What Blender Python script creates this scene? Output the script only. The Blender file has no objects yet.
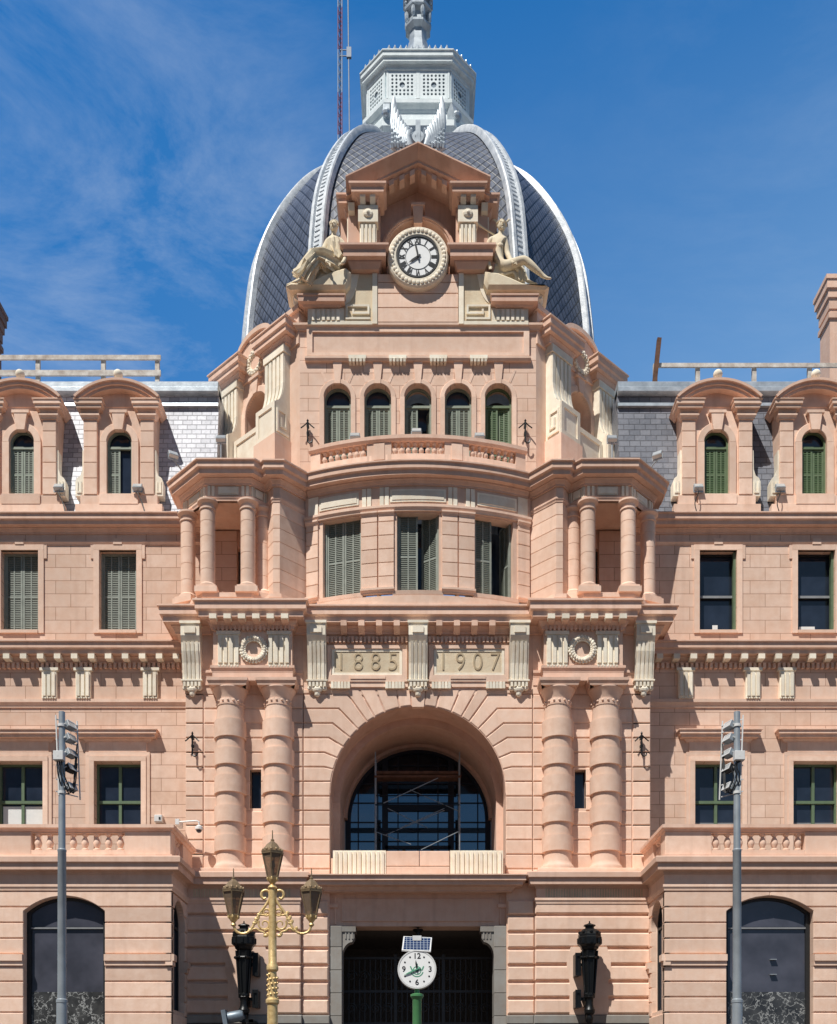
import bpy, bmesh, math, random
from mathutils import Vector, Matrix
from mathutils.geometry import tessellate_polygon
random.seed(7)
PI = math.pi
R = math.radians
scene = bpy.context.scene
COL = scene.collection

# ---------------------------------------------------------------- survey helpers
# the facade was surveyed from a point 40 m in front of the arch wall (y = 0), eye height 1.6 m
def SX(px, D): return (px - 418.0) * D / 1000.0
def SZ(py, D): return 1.6 + (1095.0 - py) * D / 1000.0

# ---------------------------------------------------------------- materials
def nt(name):
    m = bpy.data.materials.new(name); m.use_nodes = True
    t = m.node_tree; t.nodes.clear()
    o = t.nodes.new('ShaderNodeOutputMaterial'); b = t.nodes.new('ShaderNodeBsdfPrincipled')
    t.links.new(b.outputs[0], o.inputs[0])
    return m, t, b
def N(t, kind, **kw):
    n = t.nodes.new(kind)
    for k, v in kw.items():
        if hasattr(n, k): setattr(n, k, v)
    return n
def math_node(t, op, a, b=None):
    n = t.nodes.new('ShaderNodeMath'); n.operation = op
    for i, v in enumerate((a, b)):
        if v is None: continue
        if isinstance(v, (int, float)): n.inputs[i].default_value = v
        else: t.links.new(v, n.inputs[i])
    return n.outputs[0]
def mixc(t, fac, a, b, mode='MIX'):
    n = t.nodes.new('ShaderNodeMix'); n.data_type = 'RGBA'; n.blend_type = mode
    for i, v in ((0, fac), (6, a), (7, b)):
        if isinstance(v, (int, float)): n.inputs[i].default_value = v
        elif isinstance(v, tuple): n.inputs[i].default_value = (*v, 1)
        else: t.links.new(v, n.inputs[i])
    return n.outputs[2]
def noise(t, vec, scale, detail=4, rough=.55):
    n = t.nodes.new('ShaderNodeTexNoise'); n.inputs['Scale'].default_value = scale
    n.inputs['Detail'].default_value = detail; n.inputs['Roughness'].default_value = rough
    t.links.new(vec, n.inputs['Vector']); return n.outputs['Fac']
def ramp(t, fac, lo, hi):
    n = t.nodes.new('ShaderNodeMapRange'); n.inputs[1].default_value = lo; n.inputs[2].default_value = hi
    t.links.new(fac, n.inputs[0]); return n.outputs[0]
def mul(c, k): return tuple(x * k for x in c)

def stone(name, c, brick=None, rough=.86, var=.16, stain=.22, bump=.35, spec=.25):
    """painted / rendered stone; brick = (width, course height) draws ashlar joints along the wall"""
    m, t, b = nt(name)
    tc = t.nodes.new('ShaderNodeTexCoord'); ob = tc.outputs['Object']
    big = noise(t, ob, .45, 5); mid = noise(t, ob, 3.0, 5, .6); fine = noise(t, ob, 22., 3)
    mp = t.nodes.new('ShaderNodeMapping'); mp.inputs['Scale'].default_value = (2.6, 2.6, .22)
    t.links.new(ob, mp.inputs[0]); streak = noise(t, mp.outputs[0], 1.0, 4, .6)
    att = t.nodes.new('ShaderNodeAttribute'); att.attribute_name = 'tint'
    col = mixc(t, ramp(t, big, .3, .7), mul(c, 1 - var * .6), mul(c, 1 + var * .4))
    col = mixc(t, ramp(t, mid, .35, .75), col, mul((c[0] * .90, c[1] * .83, c[2] * .78), 1.0))
    tn = math_node(t, 'MULTIPLY_ADD', att.outputs['Fac'], .26); 
    tn.node.inputs[2].default_value = .87
    comb = t.nodes.new('ShaderNodeCombineColor')
    for i in range(3): t.links.new(tn, comb.inputs[i])
    col = mixc(t, 1.0, col, comb.outputs[0], 'MULTIPLY')
    st = math_node(t, 'MULTIPLY', ramp(t, streak, .52, .78), stain * 1.7)
    col = mixc(t, st, col, mul((c[0] * .62, c[1] * .55, c[2] * .52), 1.0))
    grime = math_node(t, 'MULTIPLY', ramp(t, noise(t, ob, 1.1, 8, .72), .56, .78), .30); col = mixc(t, grime, col, mul((c[0] * .72, c[1] * .68, c[2] * .66), 1.0))
    h = math_node(t, 'ADD', math_node(t, 'MULTIPLY', fine, .35), math_node(t, 'MULTIPLY', mid, .4))
    if brick:
        br = t.nodes.new('ShaderNodeTexBrick'); br.inputs['Scale'].default_value = 1
        br.inputs['Brick Width'].default_value = brick[0]; br.inputs['Row Height'].default_value = brick[1]
        br.inputs['Mortar Size'].default_value = .014; br.inputs['Mortar Smooth'].default_value = .15
        br.inputs['Color1'].default_value = (.93, .91, .89, 1); br.inputs['Color2'].default_value = (1.06, 1.07, 1.08, 1)
        br.inputs['Mortar'].default_value = (.62, .52, .48, 1); br.inputs['Bias'].default_value = 0
        uv = t.nodes.new('ShaderNodeUVMap'); t.links.new(uv.outputs[0], br.inputs['Vector'])
        col = mixc(t, 1.0, col, br.outputs['Color'], 'MULTIPLY')
        h = math_node(t, 'SUBTRACT', h, math_node(t, 'MULTIPLY', br.outputs['Fac'], 1.6))
    bp = t.nodes.new('ShaderNodeBump'); bp.inputs['Strength'].default_value = bump; bp.inputs['Distance'].default_value = .03
    t.links.new(h, bp.inputs['Height']); t.links.new(bp.outputs[0], b.inputs['Normal'])
    t.links.new(col, b.inputs['Base Color']); b.inputs['Roughness'].default_value = rough
    b.inputs['Specular IOR Level'].default_value = spec
    return m

def scale_slate(name, ca, cb, w, h):
    m, t, b = nt(name); uv = t.nodes.new('ShaderNodeUVMap'); tc = t.nodes.new('ShaderNodeTexCoord')
    sp = t.nodes.new('ShaderNodeSeparateXYZ'); t.links.new(uv.outputs[0], sp.inputs[0])
    u = math_node(t, 'DIVIDE', sp.outputs[0], w); v = math_node(t, 'DIVIDE', sp.outputs[1], h)
    A = math_node(t, 'ADD', u, v); Bq = math_node(t, 'SUBTRACT', v, u)
    fa, fb = math_node(t, 'FRACT', A), math_node(t, 'FRACT', Bq)
    cell = t.nodes.new('ShaderNodeCombineXYZ'); t.links.new(math_node(t, 'FLOOR', A), cell.inputs[0]); t.links.new(math_node(t, 'FLOOR', Bq), cell.inputs[1])
    wn_ = t.nodes.new('ShaderNodeTexWhiteNoise'); wn_.noise_dimensions = '2D'; t.links.new(cell.outputs[0], wn_.inputs['Vector'])
    mn = math_node(t, 'MINIMUM', fa, fb); line = ramp(t, mn, .20, .06)
    col = mixc(t, wn_.outputs['Value'], ca, cb)
    n1 = noise(t, tc.outputs['Object'], .6, 5, .65); col = mixc(t, ramp(t, n1, .4, .8), col, mul(cb, 1.15))
    col = mixc(t, ramp(t, mn, .5, 1.0), col, mul(cb, 1.3)); col = mixc(t, line, col, mul(ca, .15))
    hh = math_node(t, 'SUBTRACT', math_node(t, 'MULTIPLY', mn, -.8), math_node(t, 'MULTIPLY', line, .8))
    bp = t.nodes.new('ShaderNodeBump'); bp.inputs['Strength'].default_value = .4; bp.inputs['Distance'].default_value = .05
    t.links.new(hh, bp.inputs['Height']); t.links.new(bp.outputs[0], b.inputs['Normal']); t.links.new(col, b.inputs['Base Color']); b.inputs['Roughness'].default_value = .5
    return m

def slate(name, ca, cb, w, h, rough=.5, tilt=1.0, diamond=False):
    m, t, b = nt(name)
    uv = t.nodes.new('ShaderNodeUVMap'); tc = t.nodes.new('ShaderNodeTexCoord')
    vec = uv.outputs[0]
    if diamond:
        mp = t.nodes.new('ShaderNodeMapping'); mp.inputs['Rotation'].default_value = (0, 0, R(38)); t.links.new(vec, mp.inputs[0]); vec = mp.outputs[0]
    br = t.nodes.new('ShaderNodeTexBrick'); br.inputs['Scale'].default_value = 1
    if diamond: br.offset = 0.0
    br.inputs['Brick Width'].default_value = w; br.inputs['Row Height'].default_value = h
    br.inputs['Mortar Size'].default_value = .035 if diamond else .018; br.inputs['Mortar Smooth'].default_value = .3
    br.inputs['Color1'].default_value = (*ca, 1); br.inputs['Color2'].default_value = (*cb, 1)
    br.inputs['Mortar'].default_value = (*mul(ca, .18 if diamond else .6), 1)
    t.links.new(vec, br.inputs['Vector'])
    n1 = noise(t, tc.outputs['Object'], .7, 5, .65); n2 = noise(t, uv.outputs[0], 9, 3)
    col = mixc(t, ramp(t, n1, .35, .75), br.outputs['Color'], mixc(t, .5, br.outputs['Color'], mul(cb, 1.25)))
    col = mixc(t, math_node(t, 'MULTIPLY', ramp(t, n2, .5, .9), .4), col, mul(ca, .6))
    sp = t.nodes.new('ShaderNodeSeparateXYZ'); t.links.new(vec, sp.inputs[0])
    fr = math_node(t, 'FRACT', math_node(t, 'DIVIDE', sp.outputs[1], h))
    hh = math_node(t, 'SUBTRACT', math_node(t, 'MULTIPLY', math_node(t, 'SUBTRACT', 1.0, fr), .9 * tilt), math_node(t, 'MULTIPLY', br.outputs['Fac'], 1.0))
    if diamond:
        fx = math_node(t, 'FRACT', math_node(t, 'DIVIDE', sp.outputs[0], w)); hh = math_node(t, 'ADD', hh, math_node(t, 'MULTIPLY', fx, -.6))
    hh = math_node(t, 'ADD', hh, math_node(t, 'MULTIPLY', n2, .3))
    bp = t.nodes.new('ShaderNodeBump'); bp.inputs['Strength'].default_value = .7; bp.inputs['Distance'].default_value = .05
    t.links.new(hh, bp.inputs['Height']); t.links.new(bp.outputs[0], b.inputs['Normal'])
    t.links.new(col, b.inputs['Base Color']); b.inputs['Roughness'].default_value = rough
    return m

def simple(name, c, rough=.6, metal=0., var=.12, scale=5., bump=.0, spec=.5, dark=None):
    m, t, b = nt(name)
    tc = t.nodes.new('ShaderNodeTexCoord'); n1 = noise(t, tc.outputs['Object'], scale, 5, .6)
    d = dark or mul(c, 1 - 2 * var)
    col = mixc(t, ramp(t, n1, .3, .75), mul(c, 1 + var * .4), d)
    t.links.new(col, b.inputs['Base Color']); b.inputs['Roughness'].default_value = rough; b.inputs['Metallic'].default_value = metal
    b.inputs['Specular IOR Level'].default_value = spec
    if bump:
        bp = t.nodes.new('ShaderNodeBump'); bp.inputs['Strength'].default_value = bump; bp.inputs['Distance'].default_value = .02
        t.links.new(noise(t, tc.outputs['Object'], scale * 4, 4), bp.inputs['Height']); t.links.new(bp.outputs[0], b.inputs['Normal'])
    return m

def glass_dark(name, c, spec=.6, wob=.02):
    m, t, b = nt(name)
    tc = t.nodes.new('ShaderNodeTexCoord')
    n1 = noise(t, tc.outputs['Object'], .8, 3)
    col = mixc(t, ramp(t, n1, .35, .7), c, mul(c, 1.9))
    t.links.new(col, b.inputs['Base Color'])
    b.inputs['Roughness'].default_value = .04; b.inputs['IOR'].default_value = 1.52
    b.inputs['Specular IOR Level'].default_value = spec
    bp = t.nodes.new('ShaderNodeBump'); bp.inputs['Strength'].default_value = .05; bp.inputs['Distance'].default_value = wob
    t.links.new(noise(t, tc.outputs['Object'], 1.3, 2), bp.inputs['Height']); t.links.new(bp.outputs[0], b.inputs['Normal'])
    return m

def film_mat():
    """dark glass with a printed pattern of pale scribbles and dots on its lower part"""
    m, t, b = nt('decorated_film')
    tc = t.nodes.new('ShaderNodeTexCoord')
    vo = t.nodes.new('ShaderNodeTexVoronoi'); vo.inputs['Scale'].default_value = 5.5; t.links.new(tc.outputs['Object'], vo.inputs['Vector'])
    dots = ramp(t, vo.outputs['Distance'], .2, .12)
    wv = noise(t, tc.outputs['Object'], 1.6, 5, .6)
    ln = math_node(t, 'ABSOLUTE', math_node(t, 'SUBTRACT', wv, .5)); ln = ramp(t, ln, .016, .004)
    wv2 = noise(t, tc.outputs['Object'], 3.7, 3, .5)
    ln2 = math_node(t, 'ABSOLUTE', math_node(t, 'SUBTRACT', wv2, .56)); ln2 = ramp(t, ln2, .014, .004)
    gate = ramp(t, noise(t, tc.outputs['Object'], 1.1, 2), .5, .62)
    f = math_node(t, 'MAXIMUM', math_node(t, 'MULTIPLY', dots, gate), math_node(t, 'MAXIMUM', ln, math_node(t, 'MULTIPLY', ln2, .6)))
    base = mixc(t, ramp(t, noise(t, tc.outputs['Object'], 2.2, 4), .35, .7), (.03, .03, .031), (.075, .075, .075))
    col = mixc(t, math_node(t, 'MULTIPLY', f, .75), base, (.5, .51, .5))
    t.links.new(col, b.inputs['Base Color']); b.inputs['Roughness'].default_value = .12
    return m

def tinted_glass(name, c, alpha=.55, tint=(.75, .62, .5), rough=.15):
    m, t, b = nt(name)
    out = [n for n in t.nodes if n.type == 'OUTPUT_MATERIAL'][0]
    tr = t.nodes.new('ShaderNodeBsdfTransparent'); tr.inputs[0].default_value = (*tint, 1)
    mx = t.nodes.new('ShaderNodeMixShader'); mx.inputs[0].default_value = alpha
    tc = t.nodes.new('ShaderNodeTexCoord')
    col = mixc(t, noise(t, tc.outputs['Object'], 9, 3), c, mul(c, .6))
    t.links.new(col, b.inputs['Base Color']); b.inputs['Roughness'].default_value = rough
    t.links.new(tr.outputs[0], mx.inputs[1]); t.links.new(b.outputs[0], mx.inputs[2]); t.links.new(mx.outputs[0], out.inputs[0])
    return m

PINK = (.875, .64, .51)
M = {}
M['stone'] = stone('pink_stone', PINK)
M['ashlar'] = stone('pink_ashlar', PINK, brick=(1.25, .545))
M['ashlar_small'] = stone('pink_ashlar_small', PINK, brick=(1.5, .52))
M['trim'] = stone('pink_trim', (.82, .575, .455), stain=.3)
M['red'] = stone('shaded_pink_stone', (.73, .49, .385), stain=.3)  # pink stone with shade darkened into its colour, for gable and arch soffit
M['cream'] = stone('cream_stone', (.94, .875, .735), stain=.14, var=.06)
M['cream_rough'] = stone('cream_rough_render', (.74, .63, .46), stain=.3, bump=.9)
M['shaded'] = stone('shaded_chimney_stone', (.30, .19, .16), stain=.4)  # shade painted into the colour of the left chimney's unlit side
M['carved'] = stone('carved_numerals', (.50, .41, .28))
M['statue'] = stone('statue_stone', (.80, .71, .54), stain=.35, var=.14)
M['slate'] = scale_slate('dome_slate', (.042, .055, .09), (.095, .115, .165), .42, .54)
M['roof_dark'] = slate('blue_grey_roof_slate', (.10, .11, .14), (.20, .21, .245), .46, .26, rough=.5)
M['roof_glare'] = slate('glare_roof_slate', (.29, .30, .35), (.54, .55, .61), .40, .22, rough=.5)  # sun glare on the left slope painted in as a paler slate
M['zinc'] = simple('zinc_sheet', (.58, .64, .69), .38, .35, var=.18, scale=2.2, bump=.15, dark=(.30, .35, .40))
M['zinc_white'] = simple('painted_zinc', (.88, .94, .95), .45, .0, var=.1, scale=2.5, bump=.15, dark=(.66, .75, .78))
M['rib_zinc'] = simple('rib_zinc', (.74, .77, .80), .42, .15, var=.2, scale=3.2, bump=.3, dark=(.40, .45, .50))
M['shutter'] = simple('grey_green_paint', (.27, .315, .25), .55, var=.12, scale=4)
M['shutter_green'] = simple('green_paint', (.135, .195, .10), .55, var=.12, scale=4)
M['shutter_grey'] = simple('weathered_shutter_paint', (.30, .33, .285), .6, var=.15, scale=4)
M['slat'] = simple('louvre_paint', (.17, .19, .155), .6, var=.15, scale=6)
M['slat_green'] = simple('louvre_green_paint', (.09, .16, .065), .6, var=.15, scale=6)
M['frame_green'] = simple('window_green_paint', (.13, .19, .11), .5, var=.1)
M['frame_dark'] = simple('dark_frame_paint', (.018, .02, .022), .45, var=.1)
M['frame_grey'] = simple('grey_frame_paint', (.28, .29, .30), .5, var=.1)
M['glass'] = glass_dark('window_glass', (.016, .022, .036))
M['glass_blue'] = glass_dark('station_glass', (.05, .085, .16), spec=1.0)
M['glass_shop'] = glass_dark('shop_glass', (.05, .051, .066), spec=.6)
M['film'] = film_mat()
M['glass_blue'] = tinted_glass('station_glass', (.02, .03, .05), .5, (.58, .59, .60), .04)
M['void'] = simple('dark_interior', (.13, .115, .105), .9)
M['iron'] = simple('black_cast_iron', (.012, .013, .014), .38, .4, var=.15, scale=9, bump=.2)
M['steel_dark'] = simple('dark_steel', (.012, .014, .022), .5, .3)
M['rust'] = simple('rusty_steel', (.16, .075, .045), .8, .2, var=.3)
M['gold'] = simple('gold_paint', (.82, .60, .29), .40, .3, var=.2, scale=14, bump=.25, dark=(.52, .34, .13))
M['lantern_metal'] = simple('bronze_paint', (.30, .21, .12), .5, .4, var=.2, scale=12)
M['lantern_glass'] = tinted_glass('lantern_glass', (.34, .25, .18), .62)
M['galv'] = simple('galvanised_steel', (.40, .44, .47), .45, .35, var=.14, scale=3.5)
M['white_metal'] = simple('white_painted_metal', (.78, .78, .77), .4, .0, var=.08)
M['black_plastic'] = simple('black_plastic', (.02, .02, .022), .45)
M['lens'] = glass_dark('lamp_lens', (.35, .36, .36), spec=.6)
M['grey_metal'] = simple('blue_grey_metal', (.22, .27, .32), .45, .4, var=.12)
M['white'] = simple('clock_white', (.95, .95, .94), .35, var=.03)
M['black'] = simple('clock_black', (.012, .012, .015), .4, var=.05)
M['green'] = simple('post_green', (.10, .30, .12), .35, .1, var=.1)
M['green_ink'] = simple('emblem_green', (.12, .38, .24), .5, var=.05)
M['solar'] = None
M['granite'] = stone('grey_granite', (.30, .29, .27), stain=.3, var=.2)
M['granite_dark'] = stone('dark_granite', (.05, .05, .052), stain=.2, rough=.45)
M['paper'] = simple('white_paper', (.8, .8, .78), .7, var=.03)
M['wood'] = simple('weathered_rail_paint', (.72, .68, .62), .75, var=.2, scale=3, dark=(.36, .29, .24))
M['cable'] = simple('cable_black', (.015, .015, .015), .6)
M['mast_red'] = simple('mast_red_paint', (.24, .05, .09), .5)
M['mast_white'] = simple('mast_white_paint', (.36, .42, .52), .5)
M['asphalt'] = stone('asphalt', (.05, .05, .052), stain=.2, var=.3, rough=.9)
M['paving'] = stone('paving_slabs', (.12, .095, .08), brick=(.8, .8), stain=.3, rough=.85)
M['kerb'] = stone('kerb_granite', (.33, .32, .31))
M['gate'] = simple('gate_iron', (.065, .065, .07), .5, .3)
def solar_mat():
    m, t, b = nt('solar_cells'); uv = t.nodes.new('ShaderNodeUVMap')
    br = t.nodes.new('ShaderNodeTexBrick'); br.offset = 0; br.inputs['Scale'].default_value = 1
    br.inputs['Brick Width'].default_value = .062; br.inputs['Row Height'].default_value = .062; br.inputs['Mortar Size'].default_value = .004
    br.inputs['Color1'].default_value = (.015, .03, .09, 1); br.inputs['Color2'].default_value = (.02, .04, .11, 1); br.inputs['Mortar'].default_value = (.4, .45, .5, 1)
    t.links.new(uv.outputs[0], br.inputs['Vector']); t.links.new(br.outputs['Color'], b.inputs['Base Color']); b.inputs['Roughness'].default_value = .12
    return m
M['solar'] = solar_mat()

# ---------------------------------------------------------------- mesh builder
def inset(poly, d):
    n = len(poly); out = []
    a = sum(poly[i][0] * poly[(i + 1) % n][1] - poly[(i + 1) % n][0] * poly[i][1] for i in range(n))
    s = 1 if a > 0 else -1
    for i in range(n):
        p0, p1, p2 = Vector(poly[i - 1]), Vector(poly[i]), Vector(poly[(i + 1) % n])
        e1 = (p1 - p0); e2 = (p2 - p1)
        if e1.length < 1e-6 or e2.length < 1e-6: out.append(tuple(p1)); continue
        e1.normalize(); e2.normalize()
        n1 = Vector((-e1.y, e1.x)) * s; n2 = Vector((-e2.y, e2.x)) * s
        k = max(.35, 1 + n1.dot(n2)); m = (n1 + n2) / k
        out.append(tuple(p1 + m * d))
    return out

class MB:
    def __init__(s, sx=1, M=None):
        s.v = []; s.f = []; s.t = []; s.ms = []; s.mi = 0; s.sx = sx; s.M = M
    def add(s, vs, fs):
        o = len(s.v)
        for p in vs:
            p = Vector(p)
            if s.M is not None: p = s.M @ p
            s.v.append((p.x * s.sx, p.y, p.z))
        tn = random.random()
        for f in fs: s.f.append([i + o for i in f]); s.t.append(tn); s.ms.append(s.mi)
        return s
    def box(s, x0, x1, y0, y1, z0, z1):
        return s.add([(x0, y0, z0), (x1, y0, z0), (x1, y1, z0), (x0, y1, z0), (x0, y0, z1), (x1, y0, z1), (x1, y1, z1), (x0, y1, z1)],
                     [(0, 1, 2, 3), (4, 5, 6, 7), (0, 1, 5, 4), (1, 2, 6, 5), (2, 3, 7, 6), (3, 0, 4, 7)])
    def cbox(s, x0, x1, y0, y1, z0, z1, c=.02):
        return s.stone([(x0, z0), (x1, z0), (x1, z1), (x0, z1)], y0, y1, c)
    def stone(s, poly, y0, y1, c=.03):
        """polygon in xz, front at y0 with chamfered rim, back at y1"""
        n = len(poly); inn = inset(poly, c)
        vs = [(x, y0, z) for x, z in inn] + [(x, y0 + c, z) for x, z in poly] + [(x, y1, z) for x, z in poly]
        fs = [list(range(n)), list(range(2 * n, 3 * n))]
        for k in range(2):
            for i in range(n):
                j = (i + 1) % n; fs.append([k * n + i, k * n + j, k * n + n + j, k * n + n + i])
        return s.add(vs, fs)
    def prism(s, poly, y0, y1):
        n = len(poly)
        vs = [(x, y0, z) for x, z in poly] + [(x, y1, z) for x, z in poly]
        return s.add(vs, [list(range(n)), list(range(n, 2 * n))] + [[i, (i + 1) % n, n + (i + 1) % n, n + i] for i in range(n)])
    def prism_x(s, poly, x0, x1):
        """polygon in yz extruded along x"""
        n = len(poly)
        vs = [(x0, y, z) for y, z in poly] + [(x1, y, z) for y, z in poly]
        return s.add(vs, [list(range(n)), list(range(n, 2 * n))] + [[i, (i + 1) % n, n + (i + 1) % n, n + i] for i in range(n)])
    def prism_z(s, poly, z0, z1):
        n = len(poly)
        vs = [(x, y, z0) for x, y in poly] + [(x, y, z1) for x, y in poly]
        return s.add(vs, [list(range(n)), list(range(n, 2 * n))] + [[i, (i + 1) % n, n + (i + 1) % n, n + i] for i in range(n)])
    def wall(s, outer, holes, y0, y1):
        """flat wall in xz with holes, thickness y0..y1, reveals included"""
        loops = [outer] + holes
        tris = tessellate_polygon([[Vector((x, z, 0)) for x, z in l] for l in loops])
        pts = [p for l in loops for p in l]; n = len(pts)
        vs = [(x, y0, z) for x, z in pts] + [(x, y1, z) for x, z in pts]
        fs = [list(t) for t in tris] + [[i + n for i in t] for t in tris]
        o = 0
        for l in loops:
            k = len(l)
            for i in range(k):
                a, b = o + i, o + (i + 1) % k
                fs.append([a, b, b + n, a + n])
            o += k
        return s.add(vs, fs)
    def sweep(s, path, prof, closed=False):
        P = [Vector(p) for p in path]; n = len(P); off = []
        def nr(a, b):
            d = (b - a).normalized(); return Vector((d.y, -d.x))
        for i in range(n):
            if closed or 0 < i < n - 1:
                n1 = nr(P[i - 1], P[i]); n2 = nr(P[i], P[(i + 1) % n]); off.append((n1 + n2) / max(.3, 1 + n1.dot(n2)))
            elif i == 0: off.append(nr(P[0], P[1]))
            else: off.append(nr(P[-2], P[-1]))
        m = len(prof); vs = []
        for p, q in zip(P, off):
            for o, z in prof: vs.append((p.x + q.x * o, p.y + q.y * o, z))
        fs = []
        for i in range(n if closed else n - 1):
            j = (i + 1) % n
            for k in range(m):
                l = (k + 1) % m; fs.append([i * m + k, j * m + k, j * m + l, i * m + l])
        if not closed: fs += [list(range(m)), [(n - 1) * m + k for k in range(m)]]
        return s.add(vs, fs)
    def lathe(s, prof, cx=0, cy=0, n=24, a0=0, a1=2 * PI, rot=0, sq=1.0):
        full = abs(a1 - a0 - 2 * PI) < 1e-6; cnt = n if full else n + 1; m = len(prof); vs = []
        for i in range(cnt):
            a = rot + a0 + (a1 - a0) * i / n
            for r, z in prof: vs.append((cx + r * math.cos(a), cy + r * math.sin(a) * sq, z))
        fs = []
        for i in range(n):
            j = (i + 1) % cnt
            for k in range(m - 1): fs.append([i * m + k, j * m + k, j * m + k + 1, i * m + k + 1])
        if full:
            fs.append([i * m for i in range(cnt)]); fs.append([i * m + m - 1 for i in range(cnt)])
        return s.add(vs, fs)
    def tube(s, pts, r, n=8, ry=None):
        P = [Vector(p) for p in pts]; rs = r if isinstance(r, (list, tuple)) else [r] * len(P); vs = []; up = None
        for i, p in enumerate(P):
            d = (P[min(i + 1, len(P) - 1)] - P[max(i - 1, 0)]).normalized()
            if up is None: up = Vector((0, 1, 0)) if abs(d.y) < .9 else Vector((1, 0, 0))
            a = d.cross(up)
            if a.length < 1e-4: a = d.orthogonal()
            a.normalize(); b = a.cross(d).normalized(); up = b
            for k in range(n):
                t = 2 * PI * k / n; vs.append(p + a * math.cos(t) * rs[i] + b * math.sin(t) * (ry or 1) * rs[i])
        m = len(P); fs = [[i * n + k, i * n + (k + 1) % n, (i + 1) * n + (k + 1) % n, (i + 1) * n + k] for i in range(m - 1) for k in range(n)]
        fs += [list(range(n)), [(m - 1) * n + k for k in range(n)]]
        return s.add(vs, fs)
    def bar(s, a, b, w, h=None):
        """rectangular bar between two points"""
        h = h or w; a, b = Vector(a), Vector(b); d = (b - a).normalized()
        u = d.cross(Vector((0, 1, 0)))
        if u.length < 1e-3: u = d.cross(Vector((1, 0, 0)))
        u.normalize(); v = u.cross(d)
        vs = [p + u * x * w / 2 + v * y * h / 2 for p in (a, b) for x, y in ((-1, -1), (1, -1), (1, 1), (-1, 1))]
        return s.add(vs, [(0, 1, 2, 3), (4, 5, 6, 7), (0, 1, 5, 4), (1, 2, 6, 5), (2, 3, 7, 6), (3, 0, 4, 7)])
    def ball(s, c, r, n=12, m=8):
        rx, ry, rz = r if isinstance(r, (tuple, list)) else (r, r, r); vs = []
        for j in range(1, m):
            t = PI * j / m
            for i in range(n): vs.append((c[0] + rx * math.sin(t) * math.cos(2 * PI * i / n), c[1] + ry * math.sin(t) * math.sin(2 * PI * i / n), c[2] + rz * math.cos(t)))
        vs += [(c[0], c[1], c[2] + rz), (c[0], c[1], c[2] - rz)]; T = (m - 1) * n
        fs = [[j * n + i, j * n + (i + 1) % n, (j + 1) * n + (i + 1) % n, (j + 1) * n + i] for j in range(m - 2) for i in range(n)]
        fs += [[T, (i + 1) % n, i] for i in range(n)] + [[T + 1, (m - 2) * n + i, (m - 2) * n + (i + 1) % n] for i in range(n)]
        return s.add(vs, fs)
    def ring(s, cx, cz, r0, r1, y0, y1, a0=0, a1=PI, n=32, c=0.0):
        """flat arch band in the xz plane"""
        full = abs(a1 - a0 - 2 * PI) < 1e-6
        vs = []; cnt = n if full else n + 1
        for i in range(cnt):
            a = a0 + (a1 - a0) * i / n; ca, sa = math.cos(a), math.sin(a)
            for r, y in ((r0, y1), (r0, y0 + c), (r0 + c, y0), (r1 - c, y0), (r1, y0 + c), (r1, y1)):
                vs.append((cx + r * ca, y, cz + r * sa))
        fs = []
        for i in range(n):
            j = (i + 1) % cnt
            for k in range(6): fs.append([i * 6 + k, j * 6 + k, j * 6 + (k + 1) % 6, i * 6 + (k + 1) % 6])
        if not full: fs += [list(range(6)), [n * 6 + k for k in range(6)]]
        return s.add(vs, fs)
    def disc(s, cx, cz, r, y0, y1, n=40):
        return s.prism([(cx + r * math.cos(2 * PI * i / n), cz + r * math.sin(2 * PI * i / n)) for i in range(n)], y0, y1)
    def build(s, name, mat, parent=None, smooth=False, uv=None, loc=None, label=None, mat2=None):
        me = bpy.data.meshes.new(name); me.from_pydata(s.v, [], s.f); me.update()
        a = me.attributes.new('tint', 'FLOAT', 'FACE')
        if len(me.polygons) == len(s.t): a.data.foreach_set('value', s.t)
        bm = bmesh.new(); bm.from_mesh(me); bmesh.ops.recalc_face_normals(bm, faces=bm.faces)
        ul = bm.loops.layers.uv.new('UVMap')
        for f in bm.faces:
            n = f.normal
            if abs(n.z) > .97: t = Vector((1, 0, 0)); b = Vector((0, 1, 0))
            else:
                t = Vector((-n.y, n.x, 0)).normalized()
                if t.length < .5: t = Vector((1, 0, 0))
                b = n.cross(t)
                if b.z < 0: b = -b
            for l in f.loops: l[ul].uv = (l.vert.co.dot(t), l.vert.co.dot(b))
        bm.to_mesh(me); bm.free()
        if uv:
            for i, l in enumerate(me.loops): me.uv_layers[0].data[i].uv = uv[l.vertex_index]
        if smooth:
            me.polygons.foreach_set('use_smooth', [True] * len(me.polygons)); me.set_sharp_from_angle(angle=R(32))
        me.materials.append(mat)
        if mat2: me.materials.append(mat2); me.polygons.foreach_set('material_index', s.ms)
        o = bpy.data.objects.new(name, me); COL.objects.link(o)
        if parent: o.parent = parent
        if loc: o.location = loc
        if label: o['label'] = label
        return o

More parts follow.
